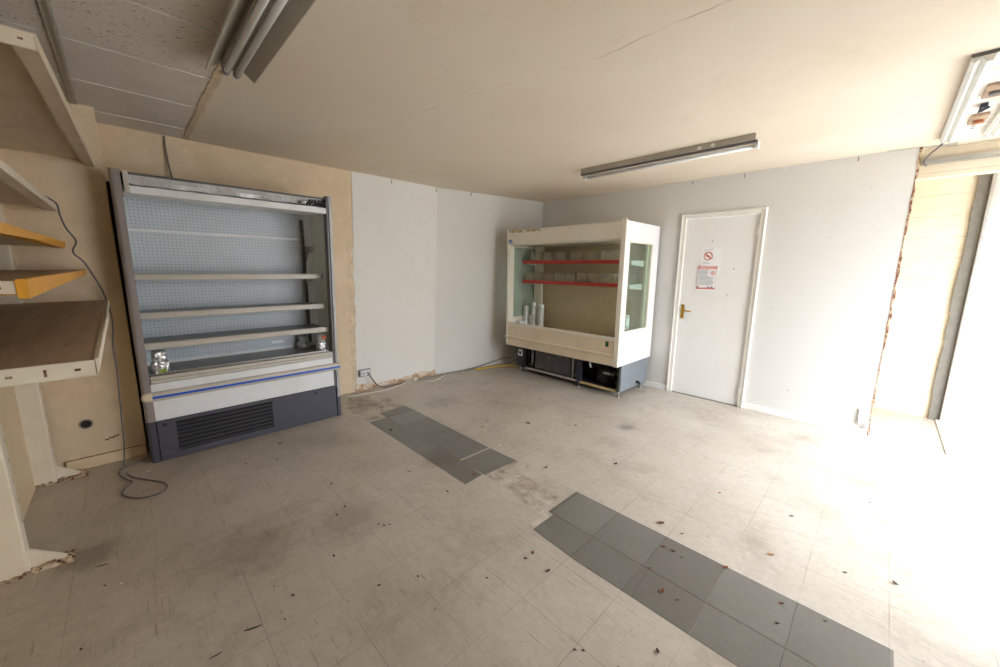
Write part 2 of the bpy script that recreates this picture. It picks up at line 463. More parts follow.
# ------------------------------------------------------------------ camera
CAMH = 1.46
RT = ((0.7010598809756371, 0.7130048132493395, 0.011797439116185516),
      (-0.12884730152023124, 0.11038252938985546, 0.985501938149516),
      (0.7013653941971902, -0.6924159396553291, 0.16925350907395564))
cd = bpy.data.cameras.new('camera'); cam = bpy.data.objects.new('camera', cd); COL.objects.link(cam)
cd.sensor_width = 36; cd.sensor_fit = 'HORIZONTAL'; cd.lens = 377.4705/1000*36; cd.clip_start = .02
m3 = Matrix(RT).transposed(); cam.matrix_world = Matrix.Translation((0, 0, CAMH)) @ m3.to_4x4()
S.camera = cam

# ------------------------------------------------------------------ the room
CZ = 2.455
YB = 4.63            # wall with the door
XW = 1.32            # shop window side
PATCH1 = [(-1.828,2.006),(-1.7,2.0),(-1.67,1.89),(-1.283,1.854),(-1.268,1.672),(-1.228,1.659),(-1.238,1.515),(-1.272,1.51),(-1.269,1.616),(-1.427,1.649),(-1.639,1.683),(-1.844,1.686)]
# floor: base sheet, worn away patches of screed, dark replacement tiles
fl = MB(); fl.box((-4.6, -.75, -.1), (XW+.1, 5.9, 0))
fl.mi = 2
def ragged(pts, a=.02, n=5):
    out = []
    for i in range(len(pts)):
        p, q = Vector(pts[i]+(0,)), Vector(pts[(i+1) % len(pts)]+(0,))
        for k in range(n):
            t = k/n; r = p.lerp(q, t)
            if k: r += Vector((random.uniform(-a, a), random.uniform(-a, a), 0))
            out.append((r.x, r.y))
    return out
fl.poly(ragged(PATCH1, .008, 4), .0, .0006)
fl.poly(ragged([(-3.934,1.545),(-4.204,1.739),(-4.161,1.839),(-3.883,1.985),(-3.486,1.986),(-3.424,1.678),(-3.301,1.657),(-3.305,1.545),(-3.58,1.509)], .03), .0, .0006)
fl.mi = 1
G = .0007
def tile(pts):
    cx = sum(p[0] for p in pts)/len(pts); cy = sum(p[1] for p in pts)/len(pts)
    fl.poly([(p[0]-(G if p[0] > cx else -G), p[1]-(G if p[1] > cy else -G)) for p in pts], 0, .0018)
for a, b in [(-3.30,-3.005),(-3.005,-2.71),(-2.71,-2.415),(-2.415,-2.137)]: tile([(a,1.690),(b,1.690),(b,1.992),(a,1.992)])
fl.poly([(-3.424,1.69),(-3.304,1.692),(-3.304,1.992),(-3.47,1.985)], 0, .0018)
tile([(-2.118,1.69),(-1.845,1.685),(-1.83,2.0),(-2.118,1.992)])
for a, b in [(-3.286,-2.93),(-2.93,-2.64),(-2.64,-2.30),(-2.30,-2.10)]: tile([(a,1.512),(b,1.512),(b,1.688),(a,1.688)])
tile([(-2.10,1.512),(-1.847,1.507),(-1.86,1.675),(-2.10,1.688)])
for a, b in [(-1.272,-.966),(-.966,-.676),(-.676,-.386),(-.386,-.097),(-.097,.205)]: tile([(a,1.690),(b,1.690),(b,1.990),(a,1.990)])
for a, b in [(-1.232,-.955),(-.955,-.64),(-.64,-.38),(-.38,-.10),(-.10,.205),(.205,.5)]: tile([(a,1.478 if a>-1 else 1.50),(b,1.478),(b,1.688),(a,1.688)])
struct(fl.build('floor', ['vinyl', 'dark_vinyl', 'bare_screed'], origin=(0, 0, 0)))

# ceiling: plaster over the room, mineral tiles over the near left strip
ce = MB(); ce.box((-4.6, .47, CZ), (XW+.1, 4.78, CZ+.12)); ce.box((-1.0, -.75, CZ), (XW+.1, .47, CZ+.12))
struct(ce.build('ceiling', 'ceiling_plaster', origin=(0, 0, 0)))
ct = MB(); ct.box((-4.6, -.75, CZ+.012), (-1.0, .47, CZ+.10))
seams = [-4.37, -3.82, -3.265, -2.726, -2.185, -1.65, -1.0]
for i in range(len(seams)-1):
    for y0, y1 in [(-.75, -.128), (-.092, .455)]:
        ct.box((seams[i]+.004, y0, CZ+.002), (seams[i+1]-.004, y1, CZ+.012), .003)
struct(ct.build('ceiling.001', 'ceiling_tile', origin=(0, 0, 0)))
tb = MB()
for x in seams[1:-1]:
    tb.box((x-.004, -.75, CZ-.0005), (x+.004, .455, CZ+.012))
struct(tb.build('trim_1', 'lamp_white', origin=(0, 0, 0)))
tb = MB(); tb.box((-3.86, -.127, CZ-.002), (-1.0, -.093, CZ+.012), .002); tb.box((-3.86, -.122, CZ-.006), (-1.0, -.118, CZ)); tb.box((-3.86, -.102, CZ-.006), (-1.0, -.098, CZ))
struct(tb.build('trim_2', 'lamp_grey', origin=(0, 0, 0)))
# torn edge between tiles and plaster
te = MB(); pts = []
xs = [-4.1 + i*.05 for i in range(63)]
for sgn in (1, -1):
    for x in (xs if sgn == 1 else xs[::-1]):
        pts.append((x, .468 + sgn*(.012+random.random()*.014)))
te.poly(pts, CZ-.003, CZ+.012); struct(te.build('trim_3', 'raw_plaster', origin=(0, 0, 0)))

# left wall: leans a touch, beige plaster then white lining panel
XT, XB_ = -4.115, -4.255
def leanwall(name, mat, a, b, thick=.12, z1=CZ+.02, z0=-.02, da=0.0, db=None, jag=None):
    """a, b: (xtop, xbottom, y); a slab seen from +x"""
    m = MB()
    m.loft([[(a[1], a[2], z0), (a[0], a[2], z1), (a[0]-thick, a[2], z1), (a[1]-thick, a[2], z0)],
            [(b[1], b[2], z0), (b[0], b[2], z1), (b[0]-thick, b[2], z1), (b[1]-thick, b[2], z0)]])
    return struct(m.build(name, mat, origin=(0, 0, 0)))
leanwall('wall_left', 'beige_wall', (XT, XB_, -.05), (XT, XB_, 2.93))
# white lining board on it, with a ragged torn left edge
wl = MB(); L = []; Rr = []
for i in range(40):
    z = -.0+CZ*i/39; x = XB_+(XT-XB_)*z/CZ+.006
    j = (random.uniform(-.012,.012) if z < 1.8 else 0)
    L.append((x, 1.815+j+.012*(z/CZ), z)); Rr.append((x, 2.925+.0*z, z))
vr = [[wl.bm.verts.new(p) for p in L], [wl.bm.verts.new(p) for p in Rr], [wl.bm.verts.new((p[0]-.01, p[1], p[2])) for p in Rr], [wl.bm.verts.new((p[0]-.01, p[1], p[2])) for p in L]]
for i in range(39):
    for a in range(4): wl.bm.faces.new([vr[a][i], vr[a][i+1], vr[(a+1)%4][i+1], vr[(a+1)%4][i]])
struct(wl.build('wall_left.001', 'white_wall_warm', origin=(0, 0, 0)))
rp = MB(); L = []; Rr = []
for i in range(50):
    z = .02+1.75*i/49; x = XB_+(XT-XB_)*z/CZ+.0035
    L.append((x, 1.77+random.uniform(-.018,.012), z)); Rr.append((x, 1.83, z))
va = [rp.bm.verts.new(p) for p in L]; vb = [rp.bm.verts.new(p) for p in Rr]
vc = [rp.bm.verts.new((p[0]-.02, p[1], p[2])) for p in L]
for i in range(49):
    rp.bm.faces.new([va[i], va[i+1], vb[i+1], vb[i]]); rp.bm.faces.new([va[i], vc[i], vc[i+1], va[i+1]])
struct(rp.build('trim_4', 'raw_plaster', origin=(0, 0, 0)))
# scar where the skirting was pulled off
sk = MB()
for i in range(27):
    y0 = 1.80+i*.042; h = .075+random.uniform(-.03,.015)
    if y0 > 2.9: break
    xb = XB_+.007+random.uniform(0, .006)
    sk.box((xb-.02, y0, 0), (xb+.004, y0+.043, h), .004)
struct(sk.build('baseboard_left', 'skirting_scar', origin=(0, 0, 0)))
# angled wall to the corner
def angwall(name, mat, a, b, t=.12):
    m = MB(); m.loft([[(a[1], a[2], -.02), (a[0], a[2], CZ+.02), (a[0]-t, a[2]-.0, CZ+.02), (a[1]-t, a[2], -.02)],
                      [(b[1], b[2], -.02), (b[0], b[2], CZ+.02), (b[0]-t, b[2], CZ+.02), (b[1]-t, b[2], -.02)]])
    return struct(m.build(name, mat, origin=(0, 0, 0)))
angwall('wall_left.002', 'white_wall_grey', (-4.112, -4.250, 2.92), (-3.775, -3.93, 4.70))
bb = MB()
def angx(y): return -4.250+( -3.93+4.250)*(y-2.92)/1.78
bb.loft([[(angx(2.94)+.014, 2.94, 0), (angx(2.94)+.012, 2.94, .075), (angx(2.94)-.02, 2.94, .075), (angx(2.94)-.02, 2.94, 0)],
         [(angx(4.6)+.014, 4.6, 0), (angx(4.6)+.012, 4.6, .075), (angx(4.6)-.02, 4.6, .075), (angx(4.6)-.02, 4.6, 0)]])
struct(bb.build('baseboard_left.001', 'white_wall', origin=(0, 0, 0)))
# projecting wall at the near left
m = MB(); m.loft([[(-3.90, -.75, -.02), (-3.90, -.024, -.02), (-4.4, -.024, -.02), (-4.4, -.75, -.02)],
                  [(-3.74, -.75, CZ+.03), (-3.74, -.024, CZ+.03), (-4.4, -.024, CZ+.03), (-4.4, -.75, CZ+.03)]])
struct(m.build('wall_pillar', 'beige_wall', origin=(0, 0, 0)))
struct(B('baseboard_pillar', 'cream_panel', None, ((-3.93, -.44, 0), (-3.875, -.026, .085)), bev=.004))

# little nail notches along the top of the boards
nt_ = MB()
for x, h_ in [(-1.66,.03),(-1.16,.035),(-.31,.03)]: nt_.box((x-.004, YB-.0015, CZ-.012-h_), (x+.003, YB+.002, CZ-.008))
for y, h_ in [(2.29,.04),(2.905,.045)]: nt_.box((XT+.004, y-.004, CZ-.012-h_), (XT+.009, y+.003, CZ-.008))
nt_.box((-4.02, 3.395, CZ-.05), (-4.013, 3.402, CZ-.01))
struct(nt_.build('trim_15', 'dark_post', origin=(0, 0, 0)))
# wall with the door, ending in a broken edge
DX0, DX1, DZ = -1.681, -.977, 2.036
w = MB(); T = .07
w.box((-4.2, YB, -.02), (DX0-.03, YB+T, CZ+.02)); w.box((DX0-.03, YB, DZ+.03), (DX1+.03, YB+T, CZ+.02)); w.box((DX1+.03, YB, -.02), (.052, YB+T, CZ+.02))
struct(w.build('wall_back', 'white_wall', origin=(0, 0, 0)))
be = MB()
n = 46; Lf = []; Rt = []
for i in range(n):
    z = CZ*i/(n-1)
    Lf.append((.050-random.random()*.006, z)); Rt.append((.058+random.uniform(-.006,.010), z))
va = [be.bm.verts.new((x, YB-.003, z)) for x, z in Lf]; vb = [be.bm.verts.new((x, YB-.001, z)) for x, z in Rt]
vc = [be.bm.verts.new((x-.004, YB+T, z)) for x, z in Rt]; vd = [be.bm.verts.new((x, YB+.01, z)) for x, z in Lf]
for i in range(n-1):
    for p, q in ((va, vb), (vb, vc), (vd, va)): be.bm.faces.new([p[i], q[i], q[i+1], p[i+1]])
struct(be.build('trim_5', 'broken_edge', origin=(0, 0, 0)))
# torn plaster low on that wall
fp = MB()
fp.loft([[(-.035,YB-.001,.10),(-.02,YB-.03,.12),(-.024,YB-.02,.23),(-.04,YB-.001,.26)], [(-.005,YB-.001,.09),(-.0,YB-.022,.10),(-.008,YB-.016,.13),(-.012,YB-.001,.16)]])
fp.loft([[(.0,YB-.001,.07),(.03,YB-.03,.08),(.03,YB-.02,.12),(.0,YB-.001,.13)], [(.045,YB-.001,.07),(.05,YB-.012,.09),(.05,YB-.01,.15),(.045,YB-.001,.16)]])
struct(fp.build('trim_6', 'white_wall', origin=(0, 0, 0)))
struct(B('baseboard_back', 'door_paint', None, ((-.925, YB-.014, 0), (.045, YB+.01, .066)), bev=.004))
struct(B('baseboard_back.001', 'door_paint', None, ((-4.0, YB-.014, 0), (-1.735, YB+.01, .066)), bev=.004))
# recess on the right: block wall, bare concrete pier, white lining, lintel with a track
struct(B('wall_recess', 'painted_blocks', None, ((-.6, 5.72, -.02), (.475, 5.84, CZ+.1))))
pier = MB(); 
for i in range(18):
    z0 = -.02+i*.14; pier.box((.470+random.uniform(-.008,.008), 5.69, z0), (.545, 5.84, z0+.142))
struct(pier.build('trim_7', 'concrete', origin=(0, 0, 0)))
struct(B('trim_8', 'alu', None, ((.545, 5.66, 0), (.57, 5.70, 2.5)), bev=.003))
struct(B('wall_recess.001', 'white_wall', None, ((.56, 5.70, -.02), (2.0, 5.84, CZ+.1))))
struct(B('wall_recess.002', 'painted_blocks', None, ((-.7, YB+T, -.02), (-.6, 5.84, CZ+.1))))
struct(B('wall_lintel', 'painted_blocks', None, ((-.6, 4.775, 2.235), (2.0, 4.90, CZ+.12))))
struct(B('ceiling.002', 'ceiling_plaster', None, ((-.6, 4.90, 2.40), (2.0, 5.84, CZ+.12))))
tr = MB(); tr.box((.075, 4.735, 2.335), (XW, 4.775, 2.375), .004); tr.box((.075, 4.72, 2.345), (XW, 4.738, 2.352))
struct(tr.build('trim_9', 'alu', origin=(0, 0, 0)))
tr = MB(); tr.loft([[(-.14, 4.60, CZ-.003), (.24, 4.66, CZ-.004), (.25, 4.77, CZ-.004), (-.1, 4.63, CZ-.003)], [(-.14, 4.60, CZ+.004), (.24, 4.66, CZ+.004), (.25, 4.77, CZ+.004), (-.1, 4.63, CZ+.004)]])
struct(tr.build('trim_10', 'lamp_grey', origin=(0, 0, 0)))
struct(B('trim_11', 'white_wall', None, ((.52, 4.63, 0), (XW, 5.70, .012)), bev=.003))
# near wall behind the shelving and the window side with its shop front opening
struct(B('wall_front', 'white_wall_warm', None, ((-4.4, -.80, -.02), (XW+.1, -.68, CZ+.1))))
WY0, WY1, WZ0, WZ1 = 2.35, 5.35, .06, 2.30
wr = MB(); wr.box((XW, -.8, -.02), (XW+.12, WY0, CZ+.1)); wr.box((XW, WY1, -.02), (XW+.12, 5.84, CZ+.1)); wr.box((XW, WY0, -.02), (XW+.12, WY1, WZ0)); wr.box((XW, WY0, WZ1), (XW+.12, WY1, CZ+.1))
struct(wr.build('wall_right', 'white_wall', origin=(0, 0, 0)))
wf = MB()
for a, b in [((WY0,WZ0),(WY0+.05,WZ1)),((WY1-.05,WZ0),(WY1,WZ1)),((WY0,WZ0),(WY1,WZ0+.05)),((WY0,WZ1-.05),(WY1,WZ1)),((3.8,WZ0),(3.85,WZ1))]:
    wf.box((XW+.03, a[0], a[1]), (XW+.09, b[0], b[1]))
struct(wf.build('window_1', 'alu', origin=(0, 0, 0)))
struct(B('ground', 'pavement', None, ((XW+.12, -12, -.15), (22, 22, -.05))))

# ------------------------------------------------------------------ door
d = struct(bpy.data.objects.new('door_1', None)); COL.objects.link(d); d.location = (-1.329, YB, 0)
leaf = MB(); leaf.box((DX0, YB+.012, .006), (DX1, YB+.05, DZ), .002); leaf.build('door_leaf', 'door_paint', d)
fr = MB(); y0 = YB-.018
for a, b in [((-1.742,0),(DX0-.004,2.094)), ((DX1+.004,0),(-.921,2.094)), ((DX0-.004,DZ+.004),(DX1+.004,2.094))]:
    fr.box((a[0], y0, a[1]), (b[0], YB+.06, b[1]), .004)
for a, b in [((-1.738,0),(-1.722,2.09)), ((-.941,0),(-.925,2.09)), ((-1.722,2.074),(-.941,2.09))]:
    fr.box((a[0], y0-.010, a[1]), (b[0], y0+.005, b[1]), .004)
fr.build('door_frame', 'frame_paint', d)
B('door_threshold', 'dark_post', d, ((DX0, YB+.004, 0), (DX1, YB+.06, .005)))
h = MB(); h.box((-1.664, YB+.004, .905), (-1.628, YB+.013, 1.07), .003); hp = h.build('handle_plate', 'brass', d)
h = MB(); h.tube(smooth_path([(-1.646, YB+.005, 1.005), (-1.646, YB-.038, 1.005), (-1.632, YB-.047, 1.005), (-1.60, YB-.048, 1.004), (-1.535, YB-.046, 1.003)], 4), .0085, 8); h.build('handle_lever', 'brass', hp)
h = MB(); h.disc((-1.646, YB+.004, .935), .009, (0, -1, 0), 14, .002); h.build('keyhole', 'black', hp)
for z in (1.865, 1.02, .165):
    h = MB(); h.cyl((-.980, YB-.006, z-.045), (-.980, YB-.006, z+.045), .009, 10); h.box((-1.0, YB+.006, z-.04), (-.98, YB+.013, z+.04)); h.build('door_hinge', 'frame_paint', d)
h = MB()
for x, z in [(-1.165, 1.487), (-1.20, 1.21), (-1.40, 1.786)]: h.disc((x, YB+.0122, z), .006, (0, -1, 0), 8, .001)
h.build('door_marks', 'print_dark', d)
# notices pinned to the door
def sheet(name, x0, x1, z0, z1, yy, tilt, label):
    t = thing(name, ((x0+x1)/2, YB+yy, z0), label, 'notice')
    p = MB(); n = 6; rows = []
    for i in range(n+1):
        z = z0+(z1-z0)*i/n; bulge = -.0015*math.sin(PI*i/n)-.001
        rows.append([(x0+tilt*(z-z0), YB+yy+bulge, z), (x1+tilt*(z-z0), YB+yy+bulge, z), (x1+tilt*(z-z0), YB+yy+bulge+.0006, z), (x0+tilt*(z-z0), YB+yy+bulge+.0006, z)])
    p.loft(rows); p.build('paper_sheet', 'paper', t); return t
def nosmoke(t, cx, cz, r, yy, w):
    q = MB(); q.disc((cx, yy, cz), r, (0, -1, 0), 28, .0008, inner=r*.8)
    a = r*.62; dw = r*.1
    q.loft([[(cx-a-dw, yy-.0008, cz+a-dw), (cx-a+dw, yy-.0008, cz+a+dw), (cx+a+dw, yy-.0008, cz-a+dw), (cx+a-dw, yy-.0008, cz-a-dw)],
            [(cx-a-dw, yy, cz+a-dw), (cx-a+dw, yy, cz+a+dw), (cx+a+dw, yy, cz-a+dw), (cx+a-dw, yy, cz-a-dw)]])
    q.build('prohibition_ring', 'print_red', t)
    q = MB(); q.box((cx-r*.55, yy-.0004, cz-r*.1), (cx+r*.4, yy, cz+r*.06))
    q.tube([(cx-r*.5, yy-.0002, cz+r*.1), (cx-r*.55, yy-.0002, cz+r*.28), (cx-r*.4, yy-.0002, cz+r*.42)], r*.04, 5); q.build('cigarette_symbol', 'print_dark', t)
n1 = sheet('notice_sheet', -1.503, -1.297, 1.41, 1.712, .0115, .03, 'white notice with large red no-smoking ring, upper sheet on the door')
nosmoke(n1, -1.428, 1.624, .046, YB+.0085, 0)
each('text_line', 'print_grey', n1, ((-1.475, YB+.0083, 1.690), (-1.40, YB+.009, 1.695)), ((-1.478, YB+.0083, 1.545), (-1.40, YB+.009, 1.549)), ((-1.478, YB+.0083, 1.553), (-1.42, YB+.009, 1.557)))
q = MB(); q.disc((-1.39, YB+.0085, 1.703), .005, (0, -1, 0), 8, .003); q.build('pin', 'brass', n1)
n2 = sheet('notice_sheet', -1.520, -1.318, 1.243, 1.520, .0075, .015, 'printed notice with red bands and grey text, lower sheet on the door')
yy = YB+.0045
each('red_band', 'print_red', n2, ((-1.516, yy-.0005, 1.500), (-1.322, yy, 1.514)), ((-1.519, yy-.0005, 1.262), (-1.326, yy, 1.272)))
q = MB(); q.box((-1.516, yy-.0004, 1.482), (-1.322, yy, 1.498)); q.box((-1.517, yy-.0004, 1.272), (-1.514, yy, 1.484)); q.box((-1.326, yy-.0004, 1.272), (-1.323, yy, 1.484)); q.box((-1.519, yy-.0004, 1.274), (-1.326, yy, 1.278)); q.build('pink_band', 'print_pink', n2)
for i in range(13):
    z = 1.468-i*.0135; e = random.uniform(0, .02)
    B('text_line', 'print_grey', n2, ((-1.505, yy-.0005, z), ((-1.40 if i < 6 else -1.34)-e, yy, z+.007)))
for x0, x1 in [(-1.514,-1.495), (-1.40,-1.385), (-1.37,-1.35)]: B('small_mark', 'print_dark', n2, ((x0, yy-.0006, 1.279), (x1, yy, 1.291)))
for i in range(9): x = -1.485+i*.0175; B('white_letter', 'paper', n2, ((x, yy-.0009, 1.503), (x+.011, yy, 1.511)))
nosmoke(n2, -1.360, 1.440, .022, yy-.001, 0)

# ------------------------------------------------------------------ left refrigerated display
f = thing('display_refrigerator', (-3.85, .69, 0), 'tall empty open display refrigerator with white shelves and navy louvred base against beige wall', 'refrigerator')
YL, YR, XF, XR = -.008, 1.392, -3.648, -4.085
# base
b = MB(); b.box((XR, YL+.02, .02), (XF-.025, YR-.01, .318)); b.build('base_cabinet', 'navy_plastic', f)
k = MB()
k.box((XF-.03, .047, .004), (XF, .155, .316), .003); k.box((XF-.03, .80, .004), (XF, 1.352, .316), .003)
k.box((XF-.03, .155, .004), (XF, .80, .055), .003); k.box((XF-.03, .155, .288), (XF, .80, .316), .003)
kp = k.build('kick_panel', 'navy_plastic', f)
g = MB(); 
for i in range(7):
    z = .062+i*.0325
    g.loft([[(XF-.002, .157, z), (XF-.002, .157, z+.010), (XF-.028, .157, z+.030), (XF-.028, .157, z+.020)], [(XF-.002, .798, z), (XF-.002, .798, z+.010), (XF-.028, .798, z+.030), (XF-.028, .798, z+.020)]])
gr = g.build('louvre_grille', 'louvre_black', kp)
B('grille_backing', 'black', kp, ((XF-.034, .155, .05), (XF-.030, .80, .29)))
for y in (.092, 1.165):
    s_ = MB(); s_.disc((XF, y, .282), .012, (1, 0, 0), 14, .003); s_.build('screw_cap', 'black', kp)
# end posts (left one a rounded plastic column)
def col_ring(y0, y1, x0, x1, z):
    r = []
    for i in range(9):
        a = PI/2*i/8; r.append((x1-.03+.03*math.sin(a) if False else x1-.03*(1-math.sin(a)), y0+.03*(1-math.cos(a)) if False else y0+.03-.03*math.cos(PI/2-a) , z))
    return r
def post(name, mat, y0, y1, zs, dx, dy, left=True):
    """rounded front corner column; dx, dy: drift with height"""
    m = MB(); rings = []
    for z in zs:
        ox, oy = dx(z), dy(z); r = []
        xa, xb = -3.72+ox, XF+.004+ox
        ya, yb = y0+oy, y1+oy
        rad = min(.026, (yb-ya)*.6)
        for i in range(7):
            a = PI/2*i/6
            if left: r.append((xb-rad+rad*math.sin(a), ya+rad-rad*math.cos(a), z))
            else: r.append((xb-rad+rad*math.cos(a), yb-rad+rad*math.sin(a), z))
        if left: r += [(xb, yb, z), (xa, yb, z), (xa, ya, z)]
        else: r = [(xb, ya, z)] + r + [(xa, yb, z), (xa, ya, z)]
        rings.append(r)
    m.loft(rings); return m.build(name, mat, f)
dxf = lambda z: .07*max(0, z-.6)/1.46
post('corner_post_base', 'navy_plastic', YL, .043, (.004, .315), lambda z: 0, lambda z: -.006*z)
post('corner_post', 'grey_post', YL-.002, .043, (.318, .6, 1.0, 1.5, 2.068), dxf, lambda z: .004*z)
B('corner_post_base', 'navy_plastic', f, ((-3.72, 1.357, .004), (XF+.002, YR, .30)), bev=.006)
post('corner_post', 'dark_post', 1.345, 1.366, (.30, .6, 1.0, 1.5, 2.075), dxf, lambda z: 0, False)
post('corner_post', 'light_post', 1.366, 1.393, (.20, .6, 1.0, 1.5, 2.075), lambda z: dxf(z)+.004, lambda z: 0, False)
B('post_cap', 'beige_rail', f, ((-3.61, .062, 1.925), (-3.565, .088, 2.062)), bev=.003)
# side panels
B('side_panel', 'mint_panel', f, ((XR, .004, .30), (-3.70, .028, 2.05)), bev=.002)
B('side_panel', 'side_glass', f, ((XR, 1.362, .30), (-3.66, 1.386, 2.05)), bev=.002)
B('rear_seal', 'black_rubber', f, ((-4.108, -.020, .03), (-4.078, .006, 2.055)), bev=.002)
# carcass back and perforated lining
B('back_shell', 'white_enamel', f, ((XR-.01, .01, .30), (-4.06, 1.385, 2.05)))
B('perforated_panel', 'perf_white', f, ((-4.062, .03, 1.720), (-4.05, 1.25, 1.985)))
B('perforated_panel', 'perf_white', f, ((-4.066, .03, .69), (-4.055, 1.25, 1.712)))
B('panel_joint', 'white_enamel', f, ((-4.056, .03, 1.708), (-4.044, 1.25, 1.726)), bev=.002)
for y in (1.262, .02):
    u = MB(); u.box((-4.06, y, .70), (-4.03, y+.026, 1.90), .002); up = u.build('shelf_upright', 'dark_post', f)
    for i in range(22): B('upright_slot', 'black', up, ((-4.0305, y+.009, .74+i*.052), (-4.0295, y+.017, .765+i*.052)))
# left over bracket
m = MB(); m.prism([(-4.03,1.50),(-4.0,1.56),(-3.95,1.592),(-3.72,1.592),(-3.72,1.640),(-4.03,1.648)], 'y', 1.285, 1.295); m.build('shelf_bracket', 'grey_post', f)
# price ticket low on the back panel
B('price_ticket', 'white_enamel', f, ((-4.054, .93, .728), (-4.05, 1.03, .752)))
# front lower panels, bumper, sill
B('lower_front_panel', 'white_enamel', f, ((XF-.05, .045, .318), (XF-.004, 1.356, .60)), bev=.003)
B('panel_trim', 'print_red', f, ((XF-.03, .0438, .318), (XF-.003, .0465, .475)))
bp = MB(); prof = []
for i in range(9):
    a = -PI/2+PI*i/8; prof.append((XF+.012+.016*math.cos(a), .508+.034*math.sin(a)))
prof += [(XF-.02, .542), (XF-.02, .474)]
bp.prism(prof, 'y', .006, 1.40); bmp = bp.build('bumper_rail', 'beige_rail', f)
bl = MB(); bl.box((XF+.0265, .047, .497), (XF+.0292, 1.394, .514)); bl.build('blue_stripe', 'blue_line', bmp)
ec = MB(); ec.loft([[(XF+.012+r*math.cos(a), y, .508+1.9*r*math.sin(a)) for a in [2*PI*i/12 for i in range(12)]] for y, r in [(-.012,.006),(-.006,.014),(.006,.0182),(.042,.0185),(.046,.017)]], smooth=True); ec.build('bumper_cap', 'beige_enamel', bmp)
sl = MB(); sl.box((XF-.035, .05, .604), (XF+.004, 1.352, .628), .004); sl.box((XF-.045, .05, .628), (XF-.004, 1.352, .655), .004); sl.build('front_sill', 'beige_rail', f)
lp = MB()
for i in range(52): lp.box((XF-.058, .06+i*.025, .655), (XF-.050, .077+i*.025, .668))
lp.build('air_grid', 'alu', f)
dk = MB(); ys = [.03, .34, .66, .99, 1.36]
for i in range(4): dk.box((-4.05, ys[i]+.001, .655), (XF-.06, ys[i+1]-.001, .664), .002)
dk.build('deck_plate', 'shelf_grey', f)
# shelves
def shelf(z, xf, y0=.045, y1=1.325):
    m = MB(); m.box((-4.03, y0, z-.022), (xf-.012, y1-.01, z-.004), .002); r = m.build('shelf', 'shelf_grey', f)
    m = MB(); m.box((xf-.014, y0, z-.045), (xf, y1, z), .004); m.box((xf-.002, y0, z-.036), (xf+.004, y1, z-.010), .002); m.box((xf-.03, y0, z-.006), (xf-.01, y1, z+.002)); m.build('price_rail', 'beige_rail', r)
    m = MB(); m.box((xf-.016, y1, z-.046), (xf+.003, y1+.012, z+.001), .003); m.build('rail_cap', 'grey_post', r)
    for yy in (y0+.01, y1-.02):
        m = MB(); m.prism([(-4.03, z-.075), (-4.03, z-.02), (xf-.05, z-.02), (xf-.05, z-.034)], 'y', yy-.002, yy+.002); m.build('shelf_arm', 'light_post', r)
shelf(1.390, -3.755); shelf(1.112, -3.725); shelf(.892, -3.690)
# canopy with the torn lamp channel
c = MB(); c.box((XR-.01, .02, 2.045), (-3.60, 1.375, 2.06), .003); cp = c.build('canopy', 'dark_post', f)
c = MB(); c.prism([(-3.60,1.925),(-3.585,1.925),(-3.585,1.972),(-3.70,1.99),(-3.70,1.98),(-3.60,1.965)], 'y', .088, 1.348); c.build('lamp_cover', 'white_enamel', cp)
c = MB(); c.loft([[(-3.70, y, 1.985), (-3.645+.008*math.sin(y*19), y, 1.992+.004*math.sin(y*31)), (-3.63+.006*math.sin(y*13), y, 2.02), (-3.605, y, 2.046), (-3.70, y, 2.046)] for y in [.088+i*.03 for i in range(42)]], smooth=False); c.build('lamp_channel', 'torn_channel', cp)
c = MB(); c.prism([(-4.05,1.985),(-4.05,1.975),(-3.72,1.915),(-3.60,1.925),(-3.60,1.94),(-3.72,1.935)], 'y', .03, 1.36); c.build('canopy_liner', 'white_enamel', cp)
c = MB(); 
for i in range(7):
    y = 1.19+i*.024; c.tube([(-3.61, y, 1.985), (-3.60+random.uniform(-.01,.01), y+.02, 2.005+random.uniform(-.01,.012)), (-3.62, y+.035, 2.035)], .006, 5)
c.tube([(-3.602, 1.12, 2.0), (-3.592, 1.18, 1.993), (-3.60, 1.25, 2.008), (-3.60, 1.33, 2.0)], .006, 6)
c.build('loose_wiring', 'black_rubber', cp)
c = MB(); c.lathe((-3.605, 1.16, 1.985), [(.0,.0),(.02,.004),(.024,.02),(.015,.034),(0,.036)], 8, .3); c.build('foil_scrap', 'foil', cp)
# foil packets on its deck
def foil_pack(name, c, w, h, label, part=None):
    t = thing(name, c, label, 'foil packet')
    m = MB(); rings = []
    n = 14
    for i, (s_, z) in enumerate([(.8,0),(1,.06),(1.05,.3),(.98,.48),(.72,.53),(.78,.6),(.84,.8),(.8,.95),(.6,1.0)]):
        rings.append([(c[0]+w*s_*(abs(math.cos(2*PI*j/n))**.7)*(1 if math.cos(2*PI*j/n) > 0 else -1)*.5*(1+random.uniform(-.14,.14)),
                       c[1]+w*s_*(abs(math.sin(2*PI*j/n))**.7)*(1 if math.sin(2*PI*j/n) > 0 else -1)*.5*(1+random.uniform(-.14,.14)), c[2]+h*z+random.uniform(-.004,.004)*(i > 0)) for j in range(n)])
    m.loft(rings); m.build('foil_wrap', 'foil', t)
    if part:
        m = MB(); m.box(part[0], part[1], .004); m.build('paper_label', part[2], t)
    return t
foil_pack('foil_packet', (-3.748, .118, .664), .105, .165, 'crumpled foil packet with a green label at left end of fridge deck', ((-3.69, .105, .672), (-3.682, .150, .695), 'green_label'))
foil_pack('foil_packet', (-3.752, 1.285, .664), .085, .155, 'crumpled foil packet with an orange label at right end of fridge deck', ((-3.712, 1.275, .775), (-3.704, 1.315, .812), 'orange_label'))
foil_pack('foil_packet', (-3.99, 1.20, .664), .10, .125, 'squat foil packet at the back of the fridge deck near right upright')

